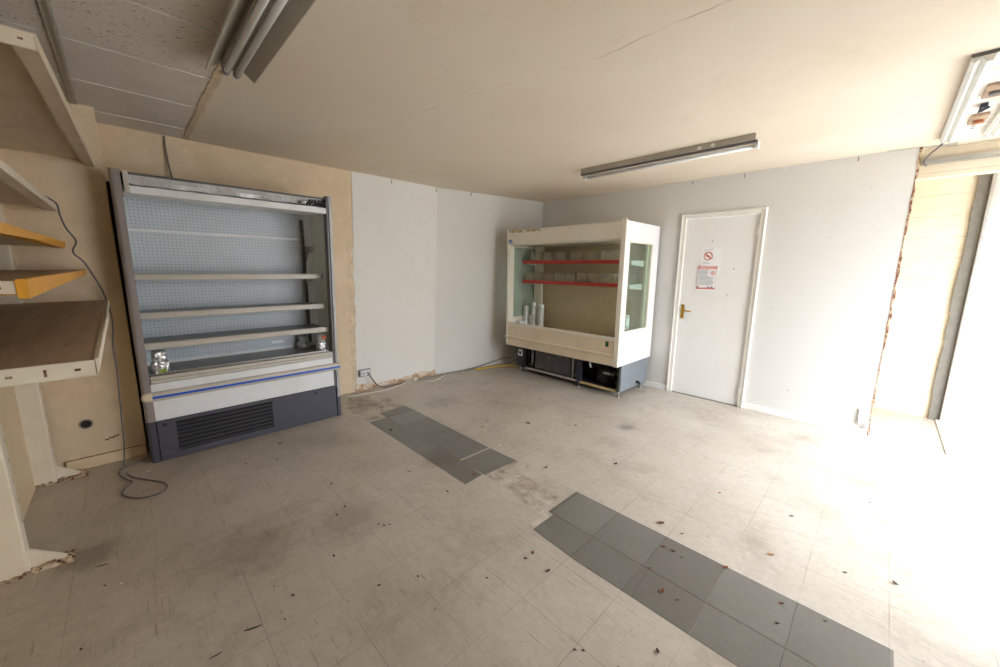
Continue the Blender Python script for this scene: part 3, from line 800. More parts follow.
# ------------------------------------------------------------------ right display cooler
r = thing('display_cooler', (-2.83, 4.19, 0), 'cream open display cooler with red edged shelves, glass ends and its base panel missing', 'refrigerator')
X0, X1, Y0, Y1 = -3.695, -1.965, 3.77, 4.585
# end walls with glass windows
def endwall(x0, x1, mat):
    m = MB()
    m.box((x0, Y0+.006, .40), (x1, Y1, .785)); m.box((x0, Y0+.006, 1.755), (x1, Y1, 1.972)); m.box((x0, Y0+.006, .785), (x1, 3.862, 1.755)); m.box((x0, 4.41, .785), (x1, Y1, 1.755))
    e = m.build('end_panel', mat, r)
    m = MB()
    for a, b in [((3.852,.775),(3.866,1.765)),((4.406,.775),(4.42,1.765)),((3.852,.775),(4.42,.789)),((3.852,1.751),(4.42,1.765))]: m.box((x0-.003, a[0], a[1]), (x1+.003, b[0], b[1]), .002)
    m.build('window_gasket', 'ivory_enamel', e)
    m = MB(); xm = (x0+x1)/2; m.box((xm-.004, 3.858, .78), (xm+.004, 4.415, 1.76)); m.build('window_pane', 'green_glass' if x0 > -3 else 'milky_glass', e)
    return e
endwall(-2.005, X1, 'white_enamel'); endwall(X0, X0+.04, 'ivory_enamel')
B('front_post', 'ivory_enamel', r, ((-2.022, Y0-.012, .395), (-1.962, Y0+.012, 1.992)), bev=.007)
B('front_post', 'ivory_enamel', r, ((X0, Y0-.006, .42), (X0+.035, Y0+.012, 1.972)), bev=.005)
B('roof', 'ivory_enamel', r, ((X0+.005, Y0+.03, 1.93), (-1.99, Y1, 1.968)), bev=.004)
fa = MB(); fa.box((X0+.03, Y0-.004, 1.787), (-2.02, Y0+.04, 1.966), .004); fs = fa.build('fascia', 'chipped_fascia', r)
bd = MB(); bd.box((-3.660, Y0-.007, 1.800), (-3.600, Y0-.003, 1.845), .002); bd = bd.build('badge', 'blue_badge', fs)
B('badge_print', 'paper', bd, ((-3.630, Y0-.0085, 1.812), (-3.612, Y0-.0065, 1.828)))
B('inner_ceiling', 'ivory_enamel', r, ((X0+.04, Y0+.04, 1.775), (-2.01, 4.36, 1.79)))
B('pegboard_back', 'perf_tan', r, ((-3.52, 4.345, .585), (-2.01, 4.36, 1.78)))
B('back_shell', 'ivory_enamel', r, ((X0+.03, 4.37, .42), (-2.0, Y1, 1.94)))
B('corner_lining', 'ivory_enamel', r, ((X0+.045, 4.30, .585), (-3.515, 4.368, 1.78)), bev=.003)
lf = MB(); lf.box((X0+.02, Y0, .535), (-2.02, Y0+.05, .69), .004); lf.box((X0+.01, Y0, .40), (-2.0, Y0+.05, .50), .003); lw = lf.build('lower_front', 'beige_enamel', r)
bp = MB(); prof = [(Y0+.01+.026*math.cos(a)*-1 if True else 0, .517+.020*math.sin(a)) for a in [-PI/2+PI*i/8 for i in range(9)]] + [(Y0+.02, .537), (Y0+.02, .497)]
bp.prism(prof, 'x', X0-.012, -1.995); bp.build('bumper_rail', 'beige_enamel', lw)
B('front_sill', 'ivory_enamel', r, ((X0+.03, Y0-.008, .69), (-2.02, Y0+.055, .722)), bev=.005)
sw = B('switch_plate', 'black', lw, ((-2.128, Y0-.005, .612), (-2.092, Y0+.002, .672)), bev=.002)
B('rocker_switch', 'green_switch', sw, ((-2.122, Y0-.010, .622), (-2.098, Y0-.003, .662)), bev=.002)
B('deck', 'ivory_enamel', r, ((X0+.04, Y0+.05, .565), (-2.01, 4.345, .585)))
# red edged shelves
def rshelf(z):
    m = MB(); m.box((-3.60, 4.02, z-.022), (-2.045, 4.335, z-.010)); s_ = m.build('shelf', 'beige_enamel', r)
    m = MB(); m.box((-3.615, 4.003, z-.040), (-2.04, 4.020, z+.004), .004); m.build('price_rail', 'red_rail', s_)
    m = MB(); m.prism([(4.035, z-.052), (4.035, z-.006), (4.30, z-.002), (4.335, z-.002), (4.335, z-.07)], 'x', -2.032, -2.018); m.build('shelf_arm', 'white_enamel', s_)
    m = MB(); m.prism([(4.035, z-.03), (4.035, z-.006), (4.335, z-.002), (4.335, z-.07)], 'x', -3.625, -3.612); m.build('shelf_arm', 'white_enamel', s_)
    m = MB(); m.box((-3.620, 4.002, z-.039), (-3.6155, 4.021, z+.003)); m.build('rail_cap', 'paper', s_)
    return z
rshelf(1.572); rshelf(1.305)
# condensing unit in the open base
bs = MB(); bs.box((-3.60, 4.30, .06), (-2.0, 4.58, .40)); bs.box((-3.66, 3.93, .375), (-2.0, 4.58, .41)); bs.box((-3.60, 3.95, .06), (-2.03, 4.55, .075)); bs.build('base_carcass', 'dark_machine', r)
B('side_skirt', 'slate_panel', r, ((-2.012, 3.905, .075), (-1.985, 4.575, .402)), bev=.003)
b2 = MB(); b2.tube([(-1.987, 4.30, .125), (-1.955, 4.30, .125), (-1.95, 4.31, .10)], .016, 8); b2.build('drain_stub', 'black', r)
cb = MB(); cb.box((-3.64, 3.93, .085), (-3.49, 4.20, .385), .004); cbx = cb.build('control_box', 'machine_navy', r)
cl = MB(); cl.prism([(-3.60,.235),(-3.515,.235),(-3.525,.325),(-3.585,.325)], 'y', 3.921, 3.931); clp = cl.build('label_plate', 'paper', cbx)
B('label_window', 'black', clp, ((-3.575, 3.918, .258), (-3.535, 3.923, .300)))
B('frame_post', 'black', r, ((-3.49, 3.925, .07), (-3.452, 3.965, .39))); B('frame_post', 'machine_navy', r, ((-2.60, 3.925, .07), (-2.545, 3.985, .39))); B('frame_post', 'black', r, ((-2.04, 3.915, .07), (-2.012, 3.95, .40)))
pm = MB(); pm.cyl((-3.37, 3.985, .09), (-3.37, 3.985, .37), .022, 10); pm.build('receiver_pipe', 'steel', r)
pm = MB(); pm.tube(smooth_path([(-3.43, 4.0, .10), (-3.44, 3.98, .22), (-3.42, 3.97, .30), (-3.43, 4.0, .37)], 5), .008, 6); pm.lathe((-3.415, 3.98, .11), [(0,0),(.025,.005),(.027,.03),(.012,.045),(0,.05)], 10); pm.build('pipework', 'dark_machine', r)
cn = MB(); cn.box((-3.285, 3.955, .10), (-2.72, 4.02, .385), .003); cn = cn.build('condenser', 'condenser_fins', r)
each('condenser_frame', 'dark_post', cn, *[((a, 3.948, .095), (a+.012, 4.025, .39)) for a in (-3.292, -2.728)])
q = MB()
for i in range(6): q.tube([(-2.66, 3.99, .11+i*.048), (-2.632, 3.955, .125+i*.048), (-2.66, 3.99, .134+i*.048)], .011, 6)
q.box((-2.695, 3.965, .09), (-2.672, 4.0, .385)); q.build('condenser_bends', 'steel', cn)
B('base_rail', 'alu', r, ((-3.46, 3.925, .062), (-2.60, 3.955, .092)), bev=.003)
B('base_rail', 'wood_rail', r, ((-2.545, 3.925, .055), (-2.04, 3.955, .082)), bev=.003)
cm = MB(); cm.lathe((-2.32, 4.15, .075), [(0,0),(.09,.0),(.105,.02),(.105,.13),(.09,.18),(.05,.205),(0,.21)], 18); cm.tube(smooth_path([(-2.30,4.10,.27),(-2.22,4.02,.31),(-2.15,4.0,.22),(-2.12,4.05,.12)], 6), .008, 7); cm.tube(smooth_path([(-2.4,4.12,.26),(-2.48,4.0,.33),(-2.42,3.99,.36),(-2.3,4.02,.35)], 6), .008, 7)
cm.build('compressor', 'dark_machine', r)
pm = MB(); pm.box((-2.27, 4.0, .22), (-2.13, 4.1, .25), .004); pm.tube(smooth_path([(-2.44, 4.0, .37), (-2.445, 3.98, .32), (-2.43, 3.985, .27)], 5), .016, 7); pm.build('valve_block', 'steel', r)
for x, y in [(-3.565, 3.945), (-2.575, 3.95), (-2.026, 3.945), (-3.565, 4.5), (-2.026, 4.5)]:
    q = MB(); q.cyl((x, y, .012), (x, y, .07), .010, 10); q.lathe((x, y, 0), [(.0,0),(.024,0),(.024,.006),(.012,.016),(0,.016)], 12); q.build('levelling_foot', 'steel', r)
# clear bins on the red shelves
def bin_at(x, y, z, w, h, dp, label):
    t = MB(); e = .003
    t.box((x, y, z), (x+w, y+dp, z+e)); t.box((x, y, z), (x+e, y+dp, z+h)); t.box((x+w-e, y, z), (x+w, y+dp, z+h)); t.box((x, y+dp-e, z), (x+w, y+dp, z+h)); t.box((x, y, z), (x+w, y+e, z+h*.8))
    return t
pb = tag(bin_at(-3.50, 4.035, 1.5625, .165, .13, .25, '').build('display_bin', 'clear_acrylic'), 'empty clear plastic bin standing on the upper red edged shelf', 'bin', 'clear bins on the upper shelf')
for i in range(1, 6):
    c = pb.copy(); COL.objects.link(c); c.location.x += i*.218
pb2 = tag(bin_at(-3.585, 4.035, 1.2955, .14, .125, .25, '').build('display_bin', 'clear_acrylic'), 'empty clear plastic bin standing on the lower red edged shelf', 'bin', 'clear bins on the lower shelf')
for i in range(1, 9):
    c = pb2.copy(); COL.objects.link(c); c.location.x += i*.171
# foil covered cans on its deck
def can(x, y, rr, hh, label):
    m = MB(); hh += .115; m.lathe((x, y, .585), [(0,0),(rr*.96,0),(rr,.02),(rr*1.03,hh*.3),(rr*.97,hh*.34),(rr*.99,hh*.62),(rr*.94,hh*.66),(rr,hh*.9),(rr*.85,hh),(0,hh)], 18, .05)
    return tag(m.build('foil_wrapped_can', 'foil'), label, 'can')
can(-3.615, 4.10, .042, .24, 'foil wrapped can at the far left of the cream cooler deck, leftmost of the three')
can(-3.475, 4.11, .036, .30, 'tallest foil wrapped can, middle of the three on cream cooler deck')
can(-3.350, 4.12, .040, .275, 'foil wrapped can, rightmost of the three at left end of cream cooler deck')
can(-2.085, 4.12, .042, .245, 'lone foil wrapped can seen through the end window of the cream cooler')
B('deck_wedge', 'paper', r, ((-3.645, 3.90, .585), (-3.55, 4.0, .735)), bev=.004)

# ------------------------------------------------------------------ wall shelving at the left
g = thing('gondola_shelving', (-2.65, -.35, 0), 'cream steel shop shelving with yellow price rails running along the left side', 'shelving')
YBK = -.565
B('back_panel', 'cream_panel', g, ((-3.76, YBK-.02, .0), (-2.76, YBK-.005, 2.2)), bev=.002)
B('back_panel', 'cream_panel', g, ((-2.68, YBK-.02, .0), (-1.42, YBK-.005, 2.2)), bev=.002)
def upright(x0, x1):
    m = MB(); m.box((x0, YBK-.04, .0), (x1, -.475, 2.2), .006); u = m.build('upright', 'cream_steel', g)
    for i in range(18): B('upright_slot', 'dark_post', u, ((x0+.02, -.4755, .25+i*.1), (x0+.024, -.4742, .27+i*.1)))
    m = MB(); m.prism([(-.475, 0), (-.475, .11), (-.36, .018), (-.36, 0)], 'x', (x0+x1)/2-.012, (x0+x1)/2+.012); m.box((x0, -.475, 0), (x1, -.352, .012), .002); ft = m.build('base_foot', 'cream_steel', u)
    m = MB(); 
    for i in range(14):
        yy = -.58+i*.0168; m.box((x0-.004-random.random()*.006, yy, 0), (x1+.004+random.random()*.008, yy+.0175, .012+random.random()*.012), .003)
    m.box((x0-.012, -.37, 0), (x1+.016, -.335, .007), .002); m.build('rusted_base', 'rusty_steel', u)
upright(-3.83, -3.745); upright(-2.755, -2.675)
def gshelf(x0, x1, yf, z, th, mat_top, mat_edge, name='shelf', endcap='cream_steel', yb=YBK, skew=0.0, et=.006):
    """skew: how much further out the far end of the front edge stands"""
    def q(m, y0, y1, z0, z1, a=x0, b=x1):
        m.loft([[(a, y0+skew, z0), (a, y1+skew, z0), (a, y1+skew, z1), (a, y0+skew, z1)], [(b, y0, z0), (b, y1, z0), (b, y1, z1), (b, y0, z1)]])
    m = MB(); q(m, yb, yf-.004, z-.012, z, x0, x1-.004); s_ = m.build(name, mat_top, g)
    m = MB(); q(m, yf-et, yf, z-th, z); q(m, yf-.05, yf-et+.001, z-th, z-th+.003); m.build('front_edge', mat_edge, s_)
    m = MB(); m.box((x1-.005, yb, z-th), (x1, yf-.004, z), .002); ec = m.build('end_edge', endcap, s_)
    for i in range(6):
        yy = yf-.03-i*.055
        if yy < yb+.03: break
        zz = z-th*.5; m = MB()
        if i % 2: m.box((x1-.0004, yy-.004, zz-.009), (x1+.0006, yy+.001, zz+.009))
        else: m.box((x1-.0004, yy-.008, zz-.003), (x1+.0006, yy+.003, zz+.003))
        m.build('end_slot', 'rust_dark', ec)
    return s_
s1 = gshelf(-3.765, -1.885, -.110, 2.137, .048, 'tan_under', 'tan_under', skew=.050)
s2 = gshelf(-3.79, -1.62, -.272, 1.822, .034, 'tan_under', 'cream_steel', skew=.014)
s3 = gshelf(-3.80, -1.62, -.256, 1.578, .02, 'tan_under', 'yellow_rail')
# yellow printed rails: upper one tapers away, lower one turns the corner
m = MB(); m.prism([(-3.80, 1.578), (-3.74, 1.598), (-1.6, 1.580), (-1.6, 1.543)], 'y', -.256, -.250); m.build('price_rail', 'yellow_rail', s3)
s4 = gshelf(-3.80, -1.478, -.186, 1.417, .034, 'stained_shelf', 'yellow_rail')
m = MB(); m.loft([[(-3.72, -.182, 1.394), (-3.72, -.176, 1.394), (-3.72, -.176, 1.420), (-3.72, -.182, 1.420)], [(-1.475, -.190, 1.374), (-1.475, -.172, 1.374), (-1.475, -.172, 1.421), (-1.475, -.190, 1.421)]]); m.build('price_rail', 'yellow_rail', s4)
m = MB(); m.box((-3.79, -.19, 1.395), (-3.72, -.176, 1.421), .002); m.build('rail_end', 'paper', s4)
s5 = gshelf(-3.80, -1.43, -.080, 1.212, .042, 'stained_shelf', 'cream_steel', skew=-.024)
m = MB(); m.loft([[(x, -.079+a-.024*(x+1.43)/-2.37, 1.172), (x, -.072+a-.024*(x+1.43)/-2.37, 1.19), (x, -.073+a-.024*(x+1.43)/-2.37, 1.216), (x, -.079+a-.024*(x+1.43)/-2.37, 1.216)] for x, a in [(-3.78,.0),(-3.2,.0),(-2.6,.006),(-2.0,.002),(-1.428,.0)]]); m.build('bent_lip', 'cream_steel', s5)
# round hole and rust on the projecting wall
wz = lambda z: -3.90+.16*z/CZ
hm = MB(); hm.disc((wz(.335)-.002, -.312, .333), .036, (1, 0, 0), 24, .006, inner=.026); struct(hm.build('trim_12', 'grey_post', origin=(0, 0, 0)))
hm = MB(); hm.disc((wz(.335)+.003, -.312, .333), .027, (1, 0, 0), 24, .002); struct(hm.build('trim_13', 'black', origin=(0, 0, 0)))
rm = MB(); rm.poly  # rust flakes
for yy, zz, ww in [(-.235,.182,.02),(-.215,.19,.03),(-.19,.197,.025),(-.17,.202,.012),(-.325,.055,.014)]:
    rm.box((wz(zz)-.003, yy, zz-.005), (wz(zz)+.002, yy+ww, zz+.006), .002)
rm.box((-3.877, -.44, .083), (-3.874, -.026, .088)); struct(rm.build('trim_14', 'rust_dark', origin=(0, 0, 0)))

# ------------------------------------------------------------------ ceiling lamps
# left: twin tube batten with wing reflectors
l = thing('fluorescent_lamp', (-1.70, .48, CZ), 'twin tube fluorescent lamp with wing reflectors at the tile and plaster joint', 'ceiling light')
XA, XE = -2.42, -.95
m = MB(); m.box((XA+.02, .445, 2.405), (XE, .525, CZ), .004); m.build('lamp_body', 'lamp_grey', l)
m = MB(); m.prism([(.445,2.452),(.440,2.452),(.383,2.388),(.388,2.386),(.447,2.44)], 'x', XA, XE); m.build('reflector_wing', 'lamp_grey', l)
m = MB(); m.prism([(.525,2.452),(.53,2.452),(.592,2.388),(.587,2.386),(.523,2.44)], 'x', XA, XE); m.build('reflector_wing', 'lamp_grey', l)
for y in (.462, .508):
    m = MB(); m.tube([(XA+.03, y, 2.392), (XE, y, 2.392)], .014, 12); tb_ = m.build('tube', 'tube', l)
    m = MB(); m.cyl((XA+.018, y, 2.392), (XA+.05, y, 2.392), .017, 12); m.build('tube_holder', 'grey_post', tb_)
# middle: single batten
l = thing('fluorescent_lamp', (-1.55, 3.44, CZ), 'slim single tube fluorescent batten on the ceiling in front of the door', 'ceiling light')
XA, XE = -2.30, -.805
m = MB(); m.box((XA, 3.385, 2.410), (XE, 3.46, CZ), .003); lb = m.build('lamp_body', 'lamp_grey', l)
m = MB(); m.box((XA-.01, 3.392, 2.395), (XE+.01, 3.43, 2.410), .002); m.build('body_gap', 'dark_post', l)
m = MB(); m.tube([(XA+.03, 3.455, 2.380), (XE-.01, 3.455, 2.380)], .016, 12); m.build('tube', 'tube', l)
for x in (XA-.005, XE-.02):
    m = MB(); m.box((x, 3.43, 2.362), (x+.03, 3.485, 2.412), .003); m.build('tube_holder', 'lamp_white', l)
for x in (-1.09, -1.19):
    m = MB(); m.disc((x, 3.385, 2.428), .014, (0, -1, 0), 14, .010); m.build('knob', 'lamp_white', lb)
# right: stripped batten showing its ballast
l = thing('fluorescent_lamp', (.31, 3.65, CZ), 'stripped white fluorescent lamp with exposed ballast at upper right ceiling', 'ceiling light')
YA, YE = 2.89, 4.44
m = MB(); m.box((.145, YA, CZ-.012), (.42, YE, CZ), .002); m.build('backing_tray', 'tray_worn', l)
for x0 in (.138, .338):
    m = MB(); m.prism([(x0, CZ-.006), (x0+.002, CZ-.032), (x0+.018, CZ-.040), (x0+.035, CZ-.020), (x0+.05, CZ-.045), (x0+.07, CZ-.045), (x0+.078, CZ-.008)], 'y', YA, YE); m.build('tray_channel', 'lamp_white', l)
m = MB(); m.box((.14, YA-.003, CZ-.016), (.425, YA+.003, CZ), .002); m.build('end_plate', 'dark_post', l)
for y, mm in [(3.33, 'dark_post'), (3.88, 'wood_rail')]:
    m = MB(); m.box((.235, y, CZ-.03), (.31, y+.20, CZ-.012), .004); bb_ = m.build('ballast', 'ballast_brown', l)
    m = MB(); m.disc((.275, y+.10, CZ-.030), .022, (0, 0, -1), 14, .016); m.build('starter', 'copper' if mm == 'wood_rail' else 'dark_post', bb_)
m = MB(); m.box((.25, 3.67, CZ-.035), (.28, 3.74, CZ-.012), .004); m.tube(smooth_path([(.27, 3.68, CZ-.035), (.28, 3.64, CZ-.05), (.25, 3.70, CZ-.05), (.27, 3.76, CZ-.03)], 4), .006, 6); m.build('terminal_block', 'machine_navy', l)
m = MB()
for y in (3.05, 3.10, 3.17, 4.15, 4.19, 4.24): m.disc((.27, y, CZ-.012), .009, (0, 0, -1), 10, .001)
m.build('screw_holes', 'black', l)
m = MB(); m.tube(smooth_path([(.165, 4.40, CZ-.02), (.15, 4.48, CZ-.045), (.10, 4.58, CZ-.085), (.085, 4.615, CZ-.13), (.10, 4.64, CZ-.15)], 6), .006, 7)
tag(m.build('cable', 'cable_dark'), 'short dark cable from the stripped lamp to the broken wall edge', 'cable')

# ------------------------------------------------------------------ cables, socket
def fcable(pts, rad, mat, label, grp=None):
    m = MB(); m.tube(smooth_path(pts, 6), rad, 7); return tag(m.build('cable', mat), label, 'cable', grp)
import mathutils
def ray(px, py):
    fpx = 377.4705; d = Vector(((px-500)/fpx, -(py-333.5)/fpx, -1.0)); return m3 @ d
def onx(px, py, x): d = ray(px, py); return Vector((0, 0, CAMH)) + d*(x/d.x)
def onz(px, py, z): d = ray(px, py); return Vector((0, 0, CAMH)) + d*((z-CAMH)/d.z)
hang = [(43,195.5,-3.40),(56,203,-3.44),(60,215,-3.46),(66,228,-3.48),(76,241,-3.5),(73,252,-3.52),(84,262,-3.55),(93,275,-3.6),(103,292,-3.76),(112,318,-3.76),(113,345,-3.74),(117,370,-3.72),(120,400,-3.70),(124,440,-3.68)]
pts = [onx(*h_) for h_ in hang] + [onz(px, py, .006) for px, py in [(125,466),(130,476),(150,480),(165,483),(166,489),(155,495),(138,498),(123,495),(125,488),(132,482)]] + [onz(px, py, .010) for px, py in [(126,479),(119,474),(123,468),(136,463),(147,458)]]
fcable(pts, .0048, 'cable_dark', 'dark cable hanging from the cream shelving and looping on the floor')
fcable([(XT+.012+.003*k_, .342+.012*k_, z) for k_, z in [(0, 2.45), (-.3, 2.38), (.1, 2.29), (.5, 2.21), (1.2, 2.12), (1.4, 2.06)]], .006, 'cable_dark', 'thin cable dropping from ceiling to behind the tall refrigerator')
floorpts = lambda L_, z: [onz(px, py, z) for px, py in L_]
ox = Vector((.14, 0, 0))
sx = XB_+.2*(XT-XB_)/CZ
so = thing('power_socket', (sx+.01, 1.92, .185), 'white double wall socket with dark surround above the floor by tall refrigerator', 'socket')
B('back_box', 'dark_post', so, ((sx-.01, 1.842, .178), (sx+.030, 1.985, .262)), bev=.004)
fp_ = B('face_plate', 'white_enamel', so, ((sx+.028, 1.858, .186), (sx+.036, 1.978, .254)), bev=.003)
for y in (1.888, 1.948):
    m = MB(); m.disc((sx+.036, y, .220), .022, (1, 0, 0), 18, .002, inner=.017); m.build('outlet_ring', 'dark_post', fp_)
    m = MB(); m.disc((sx+.036, y-.007, .220), .004, (1, 0, 0), 8, .002); m.disc((sx+.036, y+.007, .220), .004, (1, 0, 0), 8, .002); m.build('outlet_holes', 'black', fp_)
fcable([(sx+.045, 1.945, .215), (sx+.075, 1.96, .17), (-4.14, 2.02, .07), (-4.15, 2.12, .015), (-4.16, 2.3, .010), (-4.15, 2.42, .009)], .008, 'cable_dark', 'dark plug lead drooping from the white wall socket to the floor')
fcable([(-4.17, 1.62, .01), (-4.10, 1.72, .008), (-4.09, 1.85, .008), (-4.06, 2.05, .008), (-4.10, 2.28, .008), (-4.17, 2.46, .012), (-4.20, 2.56, .012)], .007, 'cable_white', 'off-white cable along the wall foot between fridge and junction box')
fcable([(-4.19, 2.60, .010), (-4.02, 2.62, .008), (-3.98, 2.74, .008), (-4.05, 2.9, .008), (-4.12, 3.02, .008)], .007, 'cable_white', 'off-white cable loop lying in front of the torn skirting')
fcable([(-4.19, 2.62, .010), (-4.17, 2.8, .009), (-4.15, 3.0, .009), (-4.135, 3.2, .009), (-4.09, 3.45, .009), (-4.05, 3.7, .009), (-4.015, 3.9, .009), (-3.98, 4.05, .009)], .009, 'cable_grey', 'grey cable along the angled white wall foot to the cream cooler')
fcable([(-4.045, 3.50, .012), (-3.99, 3.72, .011), (-3.92, 3.95, .010), (-3.78, 4.12, .010)], .010, 'cable_yellow', 'yellow cable on the floor running under the cream cooler')
fcable([(-4.10, 3.36, .020), (-4.07, 3.56, .03), (-4.03, 3.74, .06), (-3.98, 3.92, .10), (-3.90, 4.06, .13)], .006, 'cable_dark', 'dark cable rising from the floor behind the yellow cable')
jb = MB(); jb.box((-4.225, 2.545, .0), (-4.165, 2.605, .032), .006); tag(jb.build('junction_box', 'cable_white'), 'small off-white junction box on the floor at the wall foot', 'junction box')

# ------------------------------------------------------------------ litter on the floor
def leaf_mesh(name, mat, ln, wd, curl):
    m = MB(); n = 7; top = []; bot = []
    for i in range(n):
        t = i/(n-1); w_ = wd*math.sin(PI*(.08+.84*t))**.8*(1+random.uniform(-.2,.2)); zc = .002+curl*(2*t-1)**2
        row = [(ln*(t-.5), -w_/2, zc+curl*.8), (ln*(t-.5)+random.uniform(-.002,.002), 0, zc), (ln*(t-.5), w_/2, zc+curl*.9)]
        top.append([(x, y, z+.0012) for x, y, z in row]); bot.append(row[::-1])
    m.loft([a+b for a, b in zip(top, bot)]); return m
def drop(proto, px, py, rz, label, cat, grp=None, sc=1.0, first=[]):
    o = proto if proto.get('fresh') else proto.copy()
    if proto.get('fresh'): del proto['fresh']
    else: COL.objects.link(o)
    for key in ('label', 'category', 'group'):
        if key in o: del o[key]
    p = onz(px, py, 0.0); on_dark = (1.46 < p.y < 2.0) and not (-1.86 < p.x < -1.25)
    o.location = (p.x, p.y, .0019 if on_dark else .0003); o.rotation_euler = (0, 0, rz); o.scale = (sc*.72,)*3
    tag(o, label, cat, grp); return o
def proto(name, mat, ln, wd, curl):
    o = leaf_mesh(name, mat, ln, wd, curl).build(name, mat, None, origin=(0, 0, 0)); o['fresh'] = 1; return o
LB = proto('dried_leaf', 'leaf_brown', .042, .026, .006)
LD = proto('dirt_crumb', 'leaf_dark', .030, .018, .005)
LT = proto('dried_leaf', 'leaf_tan', .045, .026, .006)
SP = proto('wood_splinter', 'leaf_dark', .085, .010, .003)
ST = proto('straw_stalk', 'straw', .07, .010, .002)
CH = proto('plaster_chip', 'chip', .026, .016, .004)
big = [(LB, 661, 523.5, .6, 'large curled brown leaf on pale tiles beside the long dark strip', 1.1),
       (LB, 528.5, 423.6, .2, 'orange-brown leaf on pale tiles right of the short dark strip', 1.25),
       (LB, 391, 431, .1, 'reddish brown leaf near the far end of the short dark strip', 1.25),
       (LB, 661.5, 592, 1.4, 'brown leaf in the middle of the long dark tile strip', .85),
       (LB, 725, 568.5, .9, 'brown leaf on the right edge of the long dark tile strip', .9),
       (LT, 771, 555, .3, 'tan leaf on the bright tiles right of the long dark strip', .85),
       (LB, 546, 468, 1.5, 'brown leaf on pale tiles just right of the bare patch', .95),
       (LB, 473.5, 475, .4, 'brown leaf at the near end of the short dark strip', .9)]
for p_, x, y, a, lb_, sc in big: drop(p_, x, y, a, lb_, 'leaf', None, sc)
for x, y, a, sc in [(487,421.5,.3,.8),(482.5,427.3,.1,.9),(408.5,472,.8,.6),(384,526,.2,.55),(719.5,493,1,.6),(682,534,.5,.5),(105,586,.7,.45),(590,409,.2,.6),(681,558,.5,.45),(280,444,.8,1.0),(532.5,553.5,2.2,.75)]:
    drop(LB, x, y, a, 'small dried brown leaf scrap lying on the pale floor tiles', 'leaf', 'leaf scraps on the pale tiles', sc)
for x, y, a, sc in [(663,547.5,.3,.7),(649,569,.8,.55),(677,601,.8,.5),(781,604,.4,.6)]:
    drop(LB, x, y, a, 'small dried brown leaf scrap lying on the long dark strip', 'leaf', 'leaf scraps on the dark strip', sc)
for x, y, a, sc in [(575.5,426,.3,1.1),(615.5,464.5,1.3,1.4),(447.5,492,.2,1.0),(345,507,.3,.8),(378.5,524.5,.3,.6),(390,525,.6,.6),(368,484,.2,.5),(331.5,484.5,2.5,.9),(337,515.5,.2,.8),
                    (334,556.5,.1,.8),(418,577,.1,.7),(379,586,1.4,.8),(293,596,.6,.8),(285,620,.2,.5),(487,578.5,.3,.6),(525.5,559,.4,.8),(548,571.5,1.2,.95),(657.5,652,2.4,.95),(575,650,.2,.5),(583,651,.3,.6),
                    (791.5,516.5,.4,.9),(845,573,.4,.7),(81,650,.3,.6),(246,464,.2,.8),(277,460,.2,.8),(541,400,.1,1.0),(497,404,.1,.9),(870,503,.4,.6)]:
    drop(LD, x, y, a, 'small dark dirt crumb lying on the pale floor tiles', 'dirt', 'dirt crumbs on the pale tiles', sc)
for x, y, a, sc in [(673,552,.3,.9),(825,622,.4,.6),(777,624,.2,.7)]:
    drop(LD, x, y, a, 'small dark dirt crumb lying on the long dark strip', 'dirt', 'dirt crumbs on the dark strip', sc)
drop(LD, 895, 584, 2.4, 'dark dirt crumb with a torn edge on the bright tiles at far right', 'dirt', None, 1.1)
drop(SP, 102, 566, 1.2, 'dark wood splinter on the floor right of the rusty shelving foot', 'splinter', None, .8)
drop(SP, 253, 629, 1.25, 'longest dark wood splinter on the floor at lower left', 'splinter', None, 1.0)
drop(SP, 216, 656, 1.5, 'dark wood splinter near the bottom edge at lower left', 'splinter', None, .7)
drop(ST, 282, 534, 1.9, 'pale straw stalk on the floor in front of the tall refrigerator', 'straw', None, 1.0)
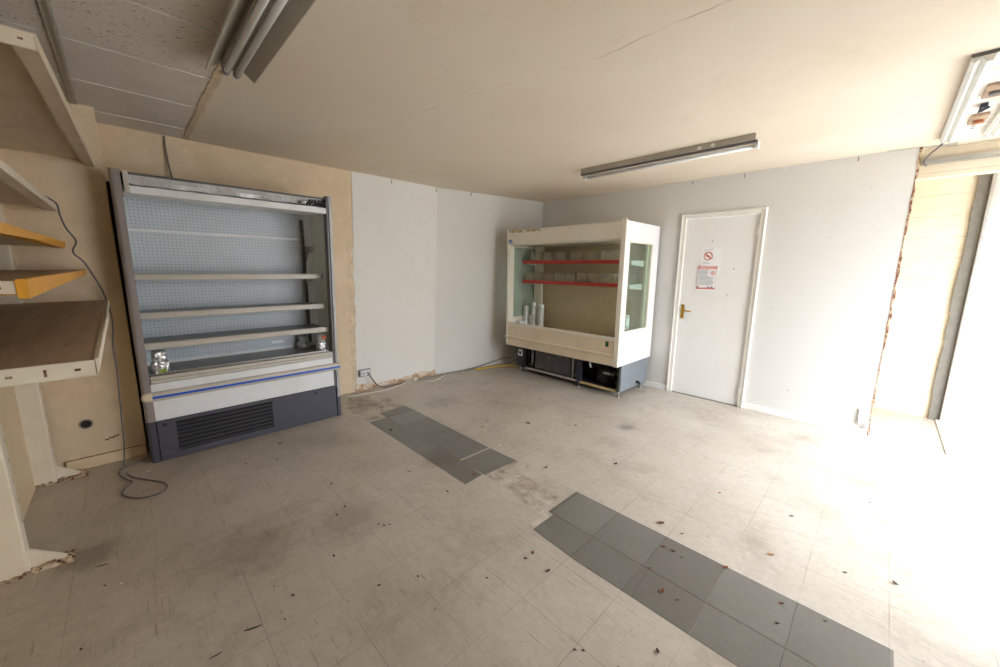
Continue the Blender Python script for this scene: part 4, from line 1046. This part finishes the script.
drop(CH, 149, 472, .5, 'white plaster chip beside the cable loop by the tall refrigerator', 'chip', None, 1.6)
drop(CH, 653, 394, .5, 'white plaster chip on the floor between cream cooler and door', 'chip', None, 1.4)
for x, y, a, sc in [(260,448,.2,.7),(122,584,.6,.7),(500,446,.7,1.2),(514,452,.4,1.0),(162,596,.3,.45)]:
    drop(CH, x, y, a, 'small white plaster chip lying on the pale floor tiles', 'chip', 'plaster chips on the floor', sc)

# ------------------------------------------------------------------ daylight
w = bpy.data.worlds.new('sky'); S.world = w; w.use_nodes = True; nt = w.node_tree; nt.nodes.clear()
o = nt.nodes.new('ShaderNodeOutputWorld'); bg = nt.nodes.new('ShaderNodeBackground'); nt.links.new(bg.outputs[0], o.inputs[0])
bg.inputs[0].default_value = (.90, .955, 1.0, 1)
tcw = nt.nodes.new('ShaderNodeTexCoord'); sx_ = nt.nodes.new('ShaderNodeSeparateXYZ'); nt.links.new(tcw.outputs['Generated'], sx_.inputs[0])
mr = nt.nodes.new('ShaderNodeMapRange'); nt.links.new(sx_.outputs['Z'], mr.inputs[0])       # overcast sky: zenith three times the horizon
mr.inputs[1].default_value = 0.0; mr.inputs[2].default_value = 1.0; mr.inputs[3].default_value = 7.4; mr.inputs[4].default_value = 27.0
nt.links.new(mr.outputs[0], bg.inputs[1])
def portal(name, loc, rot, sx, sy):
    L_ = bpy.data.lights.new(name, 'AREA'); L_.shape = 'RECTANGLE'; L_.size = sx; L_.size_y = sy; L_.cycles.is_portal = True
    p = bpy.data.objects.new(name, L_); COL.objects.link(p); p.location = loc; p.rotation_euler = rot
portal('window_portal', (XW+.02, (WY0+WY1)/2, (WZ0+WZ1)/2), (0, PI/2, 0), WZ1-WZ0, WY1-WY0)
S.cycles.diffuse_bounces = 8; S.cycles.max_bounces = 14; S.cycles.transparent_max_bounces = 24
S.cycles.caustics_reflective = False; S.cycles.caustics_refractive = False
S.view_settings.view_transform = 'Standard'; S.view_settings.look = 'None'; S.view_settings.gamma = 1.0; S.view_settings.use_curve_mapping = False
S.view_settings.exposure = 0.0
